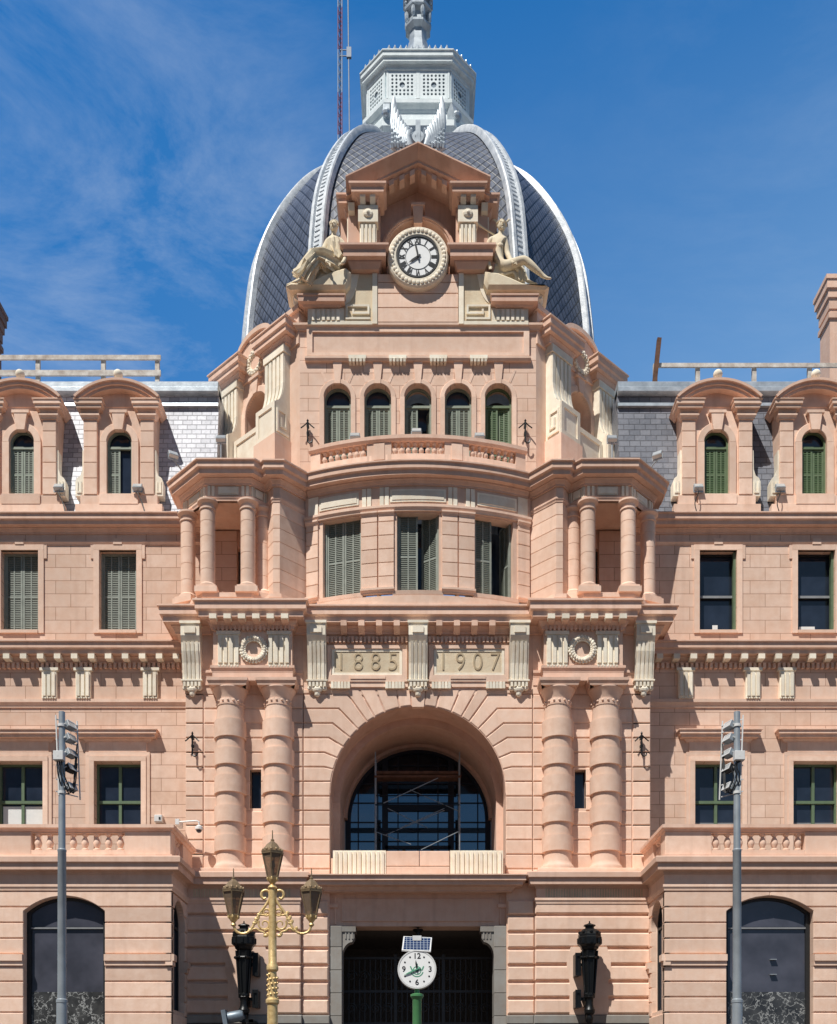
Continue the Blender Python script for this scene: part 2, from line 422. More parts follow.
def thing(name, label, cat, loc=(0, 0, 0), rotz=0, group=None):
    o = bpy.data.objects.new(name, None); COL.objects.link(o); o.location = loc; o.rotation_euler = (0, 0, rotz)
    o.empty_display_size = .3; o['label'] = label; o['category'] = cat
    if group: o['group'] = group
    return o
def tag(o, label, cat, group=None):
    o['label'] = label; o['category'] = cat
    if group: o['group'] = group
    return o
def struct(o): o['kind'] = 'structure'; return o
def copy_obj(o, parent=None, loc=None):
    c = o.copy(); COL.objects.link(c)
    c.parent = parent
    if loc is not None: c.location = loc
    return c
def copy_tree(o, parent=None, loc=None):
    c = copy_obj(o, parent, loc)
    for ch in list(o.children): copy_tree(ch, c)
    return c
DEPS = None
def text_mesh(body, size, extr=.0, bold=0.0):
    cu = bpy.data.curves.new('lettering', 'FONT'); cu.body = body; cu.size = size; cu.align_x = 'CENTER'; cu.align_y = 'CENTER'
    cu.extrude = extr; cu.offset = bold; cu.resolution_u = 4
    ob = bpy.data.objects.new('lettering', cu); COL.objects.link(ob)
    dg = bpy.context.evaluated_depsgraph_get(); me = bpy.data.meshes.new_from_object(ob.evaluated_get(dg))
    vs = [tuple(v.co) for v in me.vertices]; fs = [list(p.vertices) for p in me.polygons]
    bpy.data.objects.remove(ob); bpy.data.curves.remove(cu); bpy.data.meshes.remove(me)
    return vs, fs
def add_text(mb, body, size, x, y, z, rot=0, extr=.01, bold=0., sxx=1.0):
    vs, fs = text_mesh(body, size, extr, bold); c, s_ = math.cos(rot), math.sin(rot)
    mb.add([(x + (vx * sxx) * c - vy * s_, y - vz, z + (vx * sxx) * s_ + vy * c) for vx, vy, vz in vs], fs)

def cornice(z0, z1, out, inn=.15):
    h = z1 - z0
    P = [(0, 0), (.10, 0), (.10, .10), (.16, .13), (.24, .24), (.30, .28), (.30, .34), (.66, .36), (.66, .33), (.70, .33), (.70, .56), (.74, .575), (.88, .61), (.88, .9), (1, .93), (1, 1)]
    return [(-inn, z0)] + [(o * out, z0 + t * h) for o, t in P] + [(-inn, z1)]
def band(z0, z1, out, inn=.1): return [(-inn, z0), (out, z0), (out, z1), (-inn, z1)]
def mould(z0, z1, out, inn=.1):
    h = z1 - z0
    return [(-inn, z0), (.35 * out, z0), (.45 * out, z0 + .25 * h), (.8 * out, z0 + .5 * h), (out, z0 + .6 * h), (out, z1), (-inn, z1)]
def arch_poly(xc, hw, zb, zs, rise=None, n=20):
    """opening outline: rectangle up to zs then arc of given rise (semicircle by default)"""
    rise = hw if rise is None else rise
    rad = (hw * hw + rise * rise) / (2 * rise); cz = zs + rise - rad; a = math.asin(min(1, hw / rad))
    if rise >= hw: a = PI / 2
    pts = [(xc - hw, zb), (xc + hw, zb)]
    for i in range(n + 1):
        t = a - 2 * a * i / n; pts.append((xc + rad * math.sin(t), cz + rad * math.cos(t)))
    return pts
def rect(x0, x1, z0, z1): return [(x0, z0), (x1, z0), (x1, z1), (x0, z1)]
def opening_hw(z, hw, zs, rise):
    rad = (hw * hw + rise * rise) / (2 * rise); cz = zs + rise - rad
    if z <= zs: return hw
    d = rad * rad - (z - cz) ** 2
    return math.sqrt(d) if d > 0 and z < zs + rise else 0.0
def course_wall(mb, x0, x1, zl, yf, yb, gap, c, op=None):
    """stacked courses with grooves; op = (xc, hw, zs, rise, zbottom)"""
    for a, b in zip(zl[:-1], zl[1:]):
        a2, b2 = a + gap / 2, b - gap / 2
        if op is None or (op[2] + op[3] <= a2) or b2 <= op[4]:
            mb.stone(rect(x0, x1, a2, b2), yf, yb, c); continue
        xc, hw, zs, ri, zb = op; L = []; Rr = []
        for i in range(9):
            z = a2 + (b2 - a2) * i / 8; w = opening_hw(z, hw, zs, ri)
            L.append((xc - max(w, .004), z)); Rr.append((xc + max(w, .004), z))
        if xc - hw - x0 > .05: mb.stone([(x0, a2)] + L + [(x0, b2)], yf, yb, c)
        if x1 - xc - hw > .05: mb.stone([(x1, a2)] + Rr + [(x1, b2)], yf, yb, c)

# ---------------------------------------------------------------- setting
def sheet(name, x0, x1, y0, y1, z, mat):
    mb = MB(); mb.add([(x0, y0, z), (x1, y0, z), (x1, y1, z), (x0, y1, z)], [(0, 1, 2, 3)])
    return struct(mb.build(name, mat))
sheet('ground', -1500, 1500, -1500, 1500, 0, M['asphalt'])
sheet('plaza', -70, 70, -60, 30, .12, M['paving'])
kb = MB().box(-70, 70, -60.3, -60.0, 0, .14); struct(kb.build('kerb', M['kerb']))

# ---------------------------------------------------------------- the station
B = thing('railway_station', 'ornate pink stone station building with slate dome and clock gable', 'building')
def part(mb, name, mat, smooth=False, parent=None, label=None): return mb.build(name, M[mat] if isinstance(mat, str) else mat, parent or B, smooth, label=label)
def nofs(n=8):  return None

WX = 27.0     # half length of the wings
WY = 1.4      # plane of the wing walls
BY = -3.7     # front plane of the lower blocks
BX = 8.95     # inner corner of the lower blocks

# ---- window makers (part > sub-parts)
def louvre_leaf(mb, w, h, th=.05, slats=True, mid=.45):
    """shutter leaf in local xz from 0..w, 0..h, front at y=0"""
    st = .075
    mb.box(0, st, 0, th, 0, h); mb.box(w - st, w, 0, th, 0, h); mb.box(w / 2 - .025, w / 2 + .025, .004, th, st, h - st)
    mb.box(st, w - st, .003, th, 0, st); mb.box(st, w - st, .003, th, h - st, h); mb.box(st, w - st, .003, th, h * mid - .04, h * mid + .04)
    mb.box(st, w - st, th * .7, th * .9, st, h - st)
    z = st + .02; mb.mi = 1
    while z < h - st - .03:
        if abs(z - h * mid) > .05:
            mb.add([(st, .034, z + .05), (w - st, .034, z + .05), (w - st, .008, z), (st, .008, z), (st, .042, z + .05), (w - st, .042, z + .05), (w - st, .016, z), (st, .016, z)],
                   [(0, 1, 2, 3), (4, 5, 6, 7), (0, 1, 5, 4), (2, 3, 7, 6), (0, 3, 7, 4), (1, 2, 6, 5)])
        z += .075
    mb.mi = 0
def leaf_at(Mx, w, h, mat, parent, sx=1):
    mb = MB(sx, Mx); louvre_leaf(mb, w, h); return mb.build('shutter', M[mat], parent, mat2=M['slat_green' if mat == 'shutter_green' else 'slat'])
def T(x, y, z, rz=0): return Matrix.Translation((x, y, z)) @ Matrix.Rotation(rz, 4, 'Z')

def shutter_window(Mx, hw, zb, zt, arch=False, mat='shutter', open_l=0, open_r=0, sx=1, depth=0.0, fan=.0, deep=0., leaves=2):
    """window in a wall-local frame: x across, y inward, z up"""
    f = MB(sx, Mx); fw = .07
    f.box(-hw, -hw + fw, depth - .02, depth + .1, zb, zt); f.box(hw - fw, hw, depth - .02, depth + .1, zb, zt)
    f.box(-hw + fw, hw - fw, depth - .02, depth + .1, zb, zb + fw)
    if not arch: f.box(-hw + fw, hw - fw, depth - .02, depth + .1, zt - fw, zt)
    zs = zt
    if arch:
        f.ring(0, zt, hw - fw, hw, depth - .02, depth + .1, n=20); f.box(-hw + fw, hw - fw, depth - .022, depth + .1, zt - fan - .06, zt - fan + .04)
        zs = zt - fan - .06
    fr = part(f, 'window', mat)
    g = MB(sx, Mx)
    g.prism(arch_poly(0, hw - .01, zb + .01, zt, n=20) if arch else rect(-hw + .01, hw - .01, zb + .01, zt - .01), depth + .13 + deep, depth + .16 + deep)
    part(g, 'pane', 'glass', parent=fr)
    w = hw - fw - .01; h = zs - zb - fw - .02
    if leaves == 2: leaf_at(Mx @ T(-hw + fw, depth + .02, zb + fw + .01, -open_l), w, h, mat, fr, sx)
    leaf_at(Mx @ T(hw - fw, depth + .02, zb + fw + .01, PI - .0 + open_r) @ Matrix.Scale(-1, 4, (0, 1, 0)), w, h, mat, fr, sx)
    return fr

def sash_window(Mx, hw, zb, zt, mat, cols=1, rail=.5, sx=1, depth=.0, blind=None, paper=None, bars=None):
    f = MB(sx, Mx); fw = .085; m = 'frame_dark' if mat is None else mat
    f.box(-hw, -hw + fw, depth, depth + .14, zb, zt); f.box(hw - fw, hw, depth, depth + .14, zb, zt)
    f.box(-hw + fw, hw - fw, depth, depth + .14, zb, zb + fw); f.box(-hw + fw, hw - fw, depth, depth + .14, zt - fw, zt)
    zr = zb + (zt - zb) * rail
    f.box(-hw + fw, hw - fw, depth - .02, depth + .1, zr - .06, zr + .06)
    for i in range(1, cols):
        x = -hw + 2 * hw * i / cols; f.box(x - .06, x + .06, depth + .01, depth + .12, zb + fw, zr - .06); f.box(x - .06, x + .06, depth + .01, depth + .12, zr + .06, zt - fw)
    fr = part(f, 'window', m)
    g = MB(sx, Mx); g.prism(rect(-hw + .02, hw - .02, zb + .02, zt - .02), depth + .1, depth + .115)
    part(g, 'pane', 'glass', parent=fr)
    if mat is None:
        b = MB(sx, Mx); b.box(hw * sx - .1 if sx > 0 else -hw, hw if sx > 0 else -hw + .1, depth - .2, depth - .005, zb, zt); part(b, 'jamb_lining', 'frame_green', parent=fr)
        b = MB(sx, Mx); b.box(-hw + fw, hw - fw, depth - .03, depth - .021, zr - .05, zr + .05); part(b, 'meeting_rail', 'frame_grey', parent=fr)
    if bars: 
        b = MB(sx, Mx)
        for z in bars: b.box(-hw + fw, hw - fw, depth + .085, depth + .098, z - .02, z + .02)
        part(b, 'glazing_bar', 'frame_grey', parent=fr)
    if paper:
        p = MB(sx, Mx); p.prism(rect(*paper), depth + .088, depth + .096); part(p, 'paper_notice', 'paper', parent=fr)
    return fr

# ---- wings -------------------------------------------------------------
for s in (-1, 1):
    wc = [12.42, 16.48, 20.54, 24.6]
    zb2, zt2 = 20.83, 24.14; zb1, zt1 = 12.45, 15.38
    holes = [rect(c - .77, c + .77, zb2, zt2) for c in wc] + [rect(c - .97, c + .97, zb1, zt1) for c in wc]
    w = MB(s); w.wall(rect(7.5, WX, 10.0, 24.95), holes, WY, WY + .55)
    part(w, 'wall', 'ashlar')
    # window surrounds, hoods, sills
    for i, c in enumerate(wc):
        q = MB(s)
        # second floor architrave with ears
        for a, b in ((c - 1.0, c - .772), (c + .772, c + 1.0)): q.box(a, b, WY - .06, WY + .1, zb2 - .12, zt2)
        q.box(c - 1.0, c + 1.0, WY - .063, WY + .1, zt2, zt2 + .22)
        for e in (-1, 1): q.box(c + e * 1.06 - .06, c + e * 1.06 + .06, WY - .05, WY + .1, zt2 - .35, zt2 + .2)
        q.box(c - .76, c + .76, WY - .1, WY + .2, zb2 - .13, zb2 - .003)
        q.box(c - .18, c + .18, WY - .09, WY + .1, 24.362, 24.6)
        part(q, 'window_surround', 'stone'); q = MB(s)
        for a, b in ((c - 1.33, c - 1.18), (c + 1.18, c + 1.33)): q.box(a, b, WY - .06, WY + .1, 11.2, 15.62)
        for a, b in ((c - 1.18, c - .972), (c + .972, c + 1.18)): q.box(a, b, WY - .1, WY + .1, 11.2, 15.4)
        q.box(c - 1.18, c + 1.18, WY - .103, WY + .1, 15.4, 15.6); q.box(c - 1.33, c + 1.33, WY - .063, WY + .1, 15.62, 15.78)
        q.box(c - 1.2, c + 1.2, WY - .045, WY + .1, 15.8, 16.2)
        part(q, 'window_frame_moulding', 'stone')
        hd = MB(s); hd.sweep([(c - 1.3, WY + .05), (c - 1.3, WY), (c + 1.3, WY), (c + 1.3, WY + .05)], cornice(16.18, 16.62, .42))
        part(hd, 'window_hood', 'trim')
        Mx = T(c, WY + .3, 0)
        if i < 3:
            if s < 0: shutter_window(Mx, .77, zb2, zt2, mat='shutter_grey', sx=s, depth=-.02)
            else: sash_window(Mx, .77, zb2, zt2, None, 1, .46, s, 0, paper=(-.12 , .1, zb2 + .22, zb2 + .4) if i == 0 else (-.55, .1, zb2 + .1, zb2 + .34))
            sash_window(Mx, .97, zb1, zt1, 'frame_green', 2, .46, s, 0, paper=(-.85, .85, zb1 + .1, zb1 + 1.2) if (s < 0 and i == 1) else None,
                        bars=(zb1 + .5,) if s > 0 else None)
    # cornices and string courses
    k = MB(s); k.sweep([(8.6, WY), (WX, WY)] if s > 0 else [(8.6, WY), (WX, WY)], cornice(24.8, 25.45, .55)); part(k, 'cornice', 'trim')
    k = MB(s); k.sweep([(8.6, WY), (WX, WY)], mould(24.36, 24.5, .08)); part(k, 'architrave', 'stone')
    k = MB(s); k.sweep([(8.6, WY), (WX, WY)], cornice(19.45, 20.17, .62))
    part(k, 'string_cornice', 'trim'); k = MB(s); x = 9.9
    while x < WX: k.box(x - .13, x + .13, WY - .5, WY + .05, 19.46, 19.66); x += .695
    part(k, 'modillion_course', 'cream')
    k = MB(s); x = 9.5
    while x < WX: k.box(x - .06, x + .06, WY - .16, WY + .05, 19.22, 19.44); x += .2
    part(k, 'dentil_course', 'trim')
    k = MB(s); k.sweep([(8.6, WY), (WX, WY)], mould(17.62, 17.95, .14)); part(k, 'string_course', 'stone')
    for c in (10.95, 13.68, 14.35 - .0 + .0):
        pass
    for c in (11.05, 13.8, 15.2, 18.0, 19.4):
        tg = MB(s)
        if c in (13.8, 15.2): c = {13.8: 13.82, 15.2: 15.22}[c]
        tg.box(c - .30, c + .30, WY - .16, WY + .05, 17.98, 19.1); tg.box(c - .38, c + .38, WY - .2, WY + .05, 19.1, 19.22)
        for j in (-1, 0, 1): tg.prism([(c + j * .19 - .065, 18.05), (c + j * .19 + .065, 18.05), (c + j * .19 + .065, 19.02), (c + j * .19 - .065, 19.02)], WY - .22, WY - .15)
        for j in range(6): tg.box(c - .28 + j * .1, c - .22 + j * .1, WY - .19, WY - .1, 17.95, 18.01)
        part(tg, 'triglyph_bracket', 'cream')
    # roof
    rf = MB(s); y0, z0, y1, z1 = 1.85, 25.5, 2.75, 31.75
    rf.prism_x([(y0, z0), (y1, z1), (y1 + .3, z1), (y1 + 8, z1 - .2), (y1 + 8, z0)], 8.5, WX)
    part(rf, 'mansard_roof', 'roof_glare' if s < 0 else 'roof_dark', label='mansard slope left of the dome, sun glare painted pale' if s < 0 else 'blue grey mansard slope right of the dome')
    rc = MB(s); rc.prism_x([(y1 - .22, z1 - .30), (y1 - .34, z1 - .28), (y1 - .34, z1 - .12), (y1 - .26, z1 - .05), (y1 - .26, z1 + .16), (y1 - .16, z1 + .24), (y1 + .5, z1 + .24), (y1 + .5, z1 - .3)], 8.5, WX)
    rc.prism_x([(y1 - .26, z1 - .86), (y1 - .24, z1 - .72), (y1 - .16, z1 - .66), (y1 + .1, z1 - .66), (y1 + .1, z1 - .86)], 8.5, WX)
    rc.prism_x([(y0 - .5, z0 - .02), (y0 - .5, z0 + .14), (y0 + .12, z0 + .3), (y0 + .2, z0 - .02)], 8.6, WX)
    part(rc, 'roof_flashing', 'zinc')
    # dormers
    for di, c in enumerate(wc):
        yf = 1.62; d = MB(s)
        op = arch_poly(c, .52, 26.55, 28.75, n=20)
        d.wall(rect(c - 1.45, c + 1.45, 25.4, 30.9), [op], yf, yf + .4)
        d.box(c - 1.45, c - 1.0, yf + .4, 2.9, 25.4, 30.6); d.box(c + 1.0, c + 1.45, yf + .4, 2.9, 25.4, 30.6)
        d.box(c - 1.8, c + 1.8, yf - .14, yf + .2, 25.45, 26.12); d.box(c - 1.6, c + 1.6, yf - .1, yf + .2, 26.12, 26.52); d.box(c - .8, c + .8, yf - .16, yf + .2, 26.12, 26.54)
        dm = part(d, 'dormer', 'stone')
        p = MB(s)
        for e in (-1, 1):
            zl = [26.52, 27.2, 27.85, 28.5, 29.15, 29.62]
            course_wall(p, c + e * 1.18 - .28, c + e * 1.18 + .28, zl, yf - .13, yf + .05, .02, .015)
            p.sweep([(c + e * 1.18 - .28, yf + .05), (c + e * 1.18 - .28, yf - .13), (c + e * 1.18 + .28, yf - .13), (c + e * 1.18 + .28, yf + .05)], mould(29.62, 29.82, .12))
            p.sweep([(c + e * 1.18 - .3, yf + .3), (c + e * 1.18 - .3, yf - .13), (c + e * 1.18 + .3, yf - .13), (c + e * 1.18 + .3, yf + .3)], cornice(29.82, 30.32, .31))
        p.ring(c, 28.75, .52, .80, yf - .08, yf + .02, n=24, c=.02)
        for e in (-1, 1): p.box(c + e * .66 - .14, c + e * .66 + .14, yf - .08, yf + .02, 26.54, 28.74)
        p.prism([(c - .17, 29.18), (c + .17, 29.18), (c + .27, 29.86), (c - .27, 29.86)], yf - .2, yf + .02); p.box(c - .36, c + .36, yf - .22, yf + .02, 29.863, 29.98)
        part(p, 'pilaster', 'stone', parent=dm)
        pe = MB(s); rad = 2.5; hw = 1.76; a = math.asin(hw / rad); cz = 31.12 - rad
        for (dr0, dr1, yy) in ((-.34, -.22, yf - .32), (-.22, -.1, yf - .4), (-.1, .0, yf - .5)):
            pe.ring(c, cz, rad + dr0, rad + dr1, yy, yf + .9, PI / 2 - a, PI / 2 + a, n=22)
        tym = [(c + (rad - .34) * math.sin(t), cz + (rad - .34) * math.cos(t)) for t in [a * .95 * (1 - 2 * i / 16) for i in range(17)]]
        pe.prism(tym, yf - .02, yf + 1.05)
        part(pe, 'segmental_pediment', 'trim', parent=dm)
        b = MB(s); b.lathe([(.0, 31.1), (.16, 31.1), (.14, 31.2), (.09, 31.26)] + [(.19 * math.sin(PI * j / 10), 31.44 - .19 * math.cos(PI * j / 10)) for j in range(2, 11)], c, yf - .2, 16)
        part(b, 'ball_finial', 'cream', True, parent=dm)
        for e in (-1, 1):
            cs = MB(s)
            sh = [(c + e * 1.46, 26.5), (c + e * 1.82, 26.5), (c + e * 1.82, 27.1), (c + e * 1.76, 27.25), (c + e * 1.62, 27.35), (c + e * 1.54, 27.6), (c + e * 1.53, 28.4), (c + e * 1.46, 28.4)]
            cs.prism(sh, yf - .05, yf + .35)
            for (x0, x1, za, zb_) in ((1.55, 1.6, 26.62, 27.1), (1.7, 1.75, 26.62, 27.1), (1.6, 1.7, 26.62, 26.68)):
                cs.box(min(c + e * x0, c + e * x1), max(c + e * x0, c + e * x1), yf - .085, yf, za, zb_)
            part(cs, 'scroll_console', 'cream', parent=dm)
        Mx = T(c, yf + .12, 0)
        shutter_window(Mx, .52, 26.55, 28.75, True, 'shutter' if s < 0 else 'shutter_green', sx=s, fan=.15, leaves=(0 if s < 0 and di == 0 else 2), open_r=(-.06 if s > 0 and di == 1 else 0))
    # chimney
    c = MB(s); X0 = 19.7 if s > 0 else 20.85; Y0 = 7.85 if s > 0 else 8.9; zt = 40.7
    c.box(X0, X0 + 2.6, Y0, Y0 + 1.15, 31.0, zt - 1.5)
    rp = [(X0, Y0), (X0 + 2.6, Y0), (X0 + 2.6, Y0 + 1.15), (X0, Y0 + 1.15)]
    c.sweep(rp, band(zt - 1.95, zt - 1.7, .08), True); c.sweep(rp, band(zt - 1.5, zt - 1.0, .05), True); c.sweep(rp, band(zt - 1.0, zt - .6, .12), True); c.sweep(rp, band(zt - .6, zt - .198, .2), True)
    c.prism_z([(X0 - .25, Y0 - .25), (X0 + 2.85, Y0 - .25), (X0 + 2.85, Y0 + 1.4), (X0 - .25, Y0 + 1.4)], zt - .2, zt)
    part(c, 'chimney', 'trim' if s > 0 else 'shaded', label='pale stone chimney on the right roof' if s > 0 else 'left roof chimney with shade painted into its stone')

# ---- lower blocks --------------------------------------------------------
for s in (-1, 1):
    XL = 30.0
    ops = [(12.78 if s > 0 else 12.85, 1.58 if s > 0 else 1.48, 8.27, .56, .9), (17.6, 1.47, 8.27, .56, .9), (22.35, 1.47, 8.27, .56, .9)]
    b = MB(s); bk = MB(s)
    bk.wall(rect(BX + .05, XL, .1, 9.9), [arch_poly(o[0], o[1] + .005, o[4], o[2], o[3]) for o in ops], BY + .05, BY + .5)
    # the side wall facing the forecourt
    Ms = Matrix(((0, 1, 0, BX), (-1, 0, 0, BY), (0, 0, 1, 0), (0, 0, 0, 1)))   # u runs from the front corner backwards
    Ms = Matrix(((0, 1, 0, BX), (1, 0, 0, BY), (0, 0, 1, 0), (0, 0, 0, 1)))
    sop = (1.25, .92, 7.95, .92, 4.74)
    bk2 = MB(s, Ms); bk2.wall(rect(.06, 2.9, .1, 9.9), [arch_poly(sop[0], sop[1] + .005, sop[4], sop[2], sop[3])], .05, .5)
    zl = [.6, 1.2, 1.76, 2.33, 2.9, 3.47, 4.04, 4.6, 5.16, 5.72, 6.28]; zu = [6.72, 7.29, 7.86, 8.43, 9.0]
    edges = [(BX, 15.2, ops[0]), (15.2, 19.95, ops[1]), (19.95, XL, ops[2])]
    for x0, x1, o in edges:
        course_wall(b, x0, x1, zl, BY, BY + .2, .05, .02, o); course_wall(b, x0, x1, zu, BY, BY + .2, .05, .02, o)
        for a0, a1 in ((x0, o[0] - o[1] - .0), (o[0] + o[1], x1)):
            b.box(a0, a1, BY - .06, BY + .2, 6.30, 6.46); b.box(a0, a1, BY - .12, BY + .2, 6.463, 6.70)
    b2 = MB(s, Ms)
    course_wall(b2, .02, 2.75, zl, 0, .2, .05, .02, sop); course_wall(b2, .02, 2.75, zu, 0, .2, .05, .02, sop)
    for a0, a1 in ((-.1, sop[0] - sop[1]), (sop[0] + sop[1], 2.6)):
        b2.box(a0, a1, -.06, .2, 6.30, 6.46); b2.box(a0, a1, -.12, .2, 6.463, 6.70)
    part(bk, 'block_backing', 'stone'); part(bk2, 'block_backing', 'stone'); part(b, 'rusticated_wall', 'stone'); part(b2, 'rusticated_wall', 'stone')
    # shop windows
    for o in ops:
        yy = BY + .34; f = MB(s); fw = .16
        outer = arch_poly(o[0], o[1], o[4], o[2], o[3]); inner = arch_poly(o[0], o[1] - fw, o[4] + .1, o[2] - .02, o[3] - .08)
        f.wall(outer, [inner], yy, yy + .12)
        f.box(o[0] - o[1] + fw, o[0] + o[1] - fw, yy + .02, yy + .1, 7.68, 7.76)
        w = part(f, 'shop_window', 'frame_dark')
        g = MB(s); g.prism(arch_poly(o[0], o[1] - .02, o[4] + .02, o[2], o[3] - .02), yy + .07, yy + .085); part(g, 'pane', 'glass_shop', parent=w)
        t = MB(s); t.box(o[0] - o[1] + fw, o[0] + o[1] - fw, yy - .01, yy + .02, 7.685, 7.74); part(t, 'transom', 'frame_grey', parent=w)
        fl = MB(s); fl.box(o[0] - o[1] + fw, o[0] + o[1] - fw, yy + .055, yy + .064, 1.0, SZ(992, 36.7)); part(fl, 'patterned_film', 'film', parent=w)
        if o is ops[0]:
            h = MB(s)
            for dz in (0, -.55): h.box(o[0] + .12 , o[0] + .35, yy - .05, yy + .06, 6.55 + dz, 6.58 + dz)
            part(h, 'door_handle', 'galv', parent=w)
    f = MB(s, Ms); fw = .1
    f.wall(arch_poly(sop[0], sop[1], sop[4], sop[2], sop[3]), [arch_poly(sop[0], sop[1] - fw, sop[4] + fw, sop[2], sop[3] - fw)], .26, .36)
    f.box(sop[0] - .04, sop[0] + .04, .27, .35, sop[4] + fw, sop[2]); f.box(sop[0] - sop[1] + fw, sop[0] + sop[1] - fw, .265, .355, 7.9, 7.98)
    w = part(f, 'side_window', 'frame_dark'); g = MB(s, Ms); g.prism(arch_poly(sop[0], sop[1] - .02, sop[4] + .02, sop[2], sop[3] - .02), .32, .335); part(g, 'pane', 'glass', parent=w)
    # entablature of the block runs on round the corner over the base wall
    path = [(WX + 3, BY), (BX, BY), (BX, -1.2), (4.6, -1.2), (4.6, -1.0)]
    path = [(-p[0], p[1]) for p in path]; ss = -s
    k = MB(ss); k.sweep(path, mould(9.02, 9.24, .07)); k.sweep(path, band(9.24, 9.62, .012)); part(k, 'frieze', 'stone')
    k = MB(ss); k.sweep(path, [(-.15, 9.6), (.02, 9.6), (.08, 9.7), (.26, 9.74), (.26, 9.72), (.32, 9.72), (.32, 9.94), (.36, 9.96), (.41, 9.98), (.41, 10.16), (.38, 10.2), (-.15, 10.2)]); part(k, 'base_cornice', 'trim')
    fl = MB(s)
    for i in range(38): x = 4.95 + i * .1; fl.box(x, x + .06, -1.235, -1.15, 9.27, 9.6)
    part(fl, 'fluted_band', 'cream_rough')
    # terrace parapet with balustrade
    bx0, bx1 = 10.66, 14.05
    pp = MB(s)
    def dado(x0, x1): pp.cbox(x0, x1, BY + .02, BY + .42, 10.2, 11.18, .02)
    dado(BX + .03, bx0); dado(bx1, 15.6); dado(15.6, 16.9); dado(20.3, XL)
    pp.box(bx0, bx1, BY + .03, BY + .4, 10.2, 10.5); pp.box(16.9, 20.3, BY + .03, BY + .4, 10.2, 10.5); pp.box(bx0 - .1, bx1 + .1, BY + .05, BY + .38, 11.12, 11.18); pp.box(16.8, 20.4, BY + .05, BY + .38, 11.12, 11.18)
    pp.box(BX + .032, BX + .42, BY + .42, BY + .7, 10.2, 11.18); pp.box(BX + .034, BX + .42, BY + 1.9, -.2, 10.2, 11.18); pp.box(BX + .06, BX + .4, BY + .7, BY + 1.9, 10.2, 10.5); pp.box(BX + .12, BX + .38, BY + .7, BY + 1.9, 11.12, 11.18)
    par = part(pp, 'terrace_parapet', 'stone')
    pth = [(-p[0], p[1]) for p in [(XL, BY + .02), (BX + .03, BY + .02), (BX + .03, -.15)]]
    cp = MB(ss); cp.sweep(pth, [(-.45, 11.18), (.03, 11.18), (.06, 11.24), (.14, 11.28), (.14, 11.4), (-.5, 11.41)]); cp.sweep(pth, band(10.2, 10.34, .05)); part(cp, 'coping', 'trim', parent=par)
    prof = [(.13, 10.5), (.13, 10.56), (.07, 10.6), (.12, 10.72), (.135, 10.8), (.1, 10.92), (.055, 11.0), (.09, 11.05), (.12, 11.07), (.12, 11.12)]
    bl = MB(); bl.lathe(prof, 0, 0, 12); b0 = part(bl, 'baluster', 'stone', True, parent=par); pos = [(s * (bx0 + .2 + i * .428), BY + .2, 0) for i in range(8)] + [(s * (BX + .23), BY + .9 + i * .4, 0) for i in range(3)] + [(s * (17.1 + i * .43), BY + .2, 0) for i in range(8)]
    for i, p in enumerate(pos):
        (b0 if i == 0 else copy_obj(b0, par)).location = p
    tf = MB(s); tf.box(BX + .3, XL, BY + .3, WY + .1, 9.95, 10.15); part(tf, 'terrace_floor', 'granite')

# ---- ground floor base wall with the portal -------------------------------
zl = [4.72 + .646 * i for i in range(8)]
for s in (-1, 1):
    b = MB(s); b.box(4.6, 9.2, -1.05, .3, .1, 9.9); b.box(3.46, 4.6, -.88, .3, .1, 9.9); part(b, 'block_backing', 'stone')
    w = MB(s)
    course_wall(w, 4.55, BX + .1, zl, -1.2, -.95, .11, .045); course_wall(w, 3.5, 4.53, zl, -1.02, -.8, .11, .045)
    # plain panel with flared shoulders behind the lamp
    pc = 6.63
    w.prism([(pc - .75, 4.72), (pc + .75, 4.72), (pc + .75, 6.0), (pc + .86, 6.4), (pc + .85, 6.9), (pc + .7, 7.35), (pc - .7, 7.35), (pc - .85, 6.9), (pc - .86, 6.4), (pc - .75, 6.0)], -1.204, -.9)
    part(w, 'rusticated_wall', 'stone')
    g = MB(s); g.cbox(4.5, BX + .2, -1.28, -.9, 4.36, 4.70, .03); g.cbox(3.44, 4.5, -1.12, -.7, 4.36, 4.70, .03); part(g, 'plinth_course', 'granite')
    g = MB(s); g.box(4.5, BX + .2, -1.33, -.9, .1, 4.36); g.box(3.44, 4.5, -1.16, -.7, .1, 4.36); part(g, 'plinth', 'granite_dark')
    # granite jamb with curved corbel
    j = MB(s)
    for k in range(9): j.cbox(2.98, 3.46, -.86, .1, .2 + k * .9, .2 + (k + 1) * .9 - .02 if k < 8 else 8.22, .015)
    cor = [(2.98, 8.2), (2.5, 8.2), (2.5, 7.75), (2.58, 7.62)] + [(2.98 - .40 * math.cos(t), 7.05 + .57 * math.sin(t)) for t in [PI / 2 - PI / 2 * i / 8 for i in range(9)]][:0] + [(2.58 + .4 * math.sin(t), 7.0 + .6 * math.cos(t)) for t in [PI / 2 * i / 8 for i in range(9)]]
    j.prism(cor, -.8, -.2); j.box(2.44, 3.0, -.85, -.15, 8.0, 8.203)
    for k in range(3): j.box(2.55 + k * .13, 2.6 + k * .13, -.83, -.7, 7.72, 7.97)
    part(j, 'portal_jamb', 'granite')
l = MB(); l.box(-3.47, 3.47, -.7, .3, 8.23, 9.9); l.box(-3.0, 3.0, -.75, -.6, 8.42, 9.3)
for s in (-1, 1): l.box(s * 3.24 - .03, s * 3.24 + .03, -.75, -.65, 8.3, 9.4); l.box(s * 3.3 - .16, s * 3.3 + .16, -.8, -.65, 8.95, 9.1)
part(l, 'portal_lintel', 'trim')
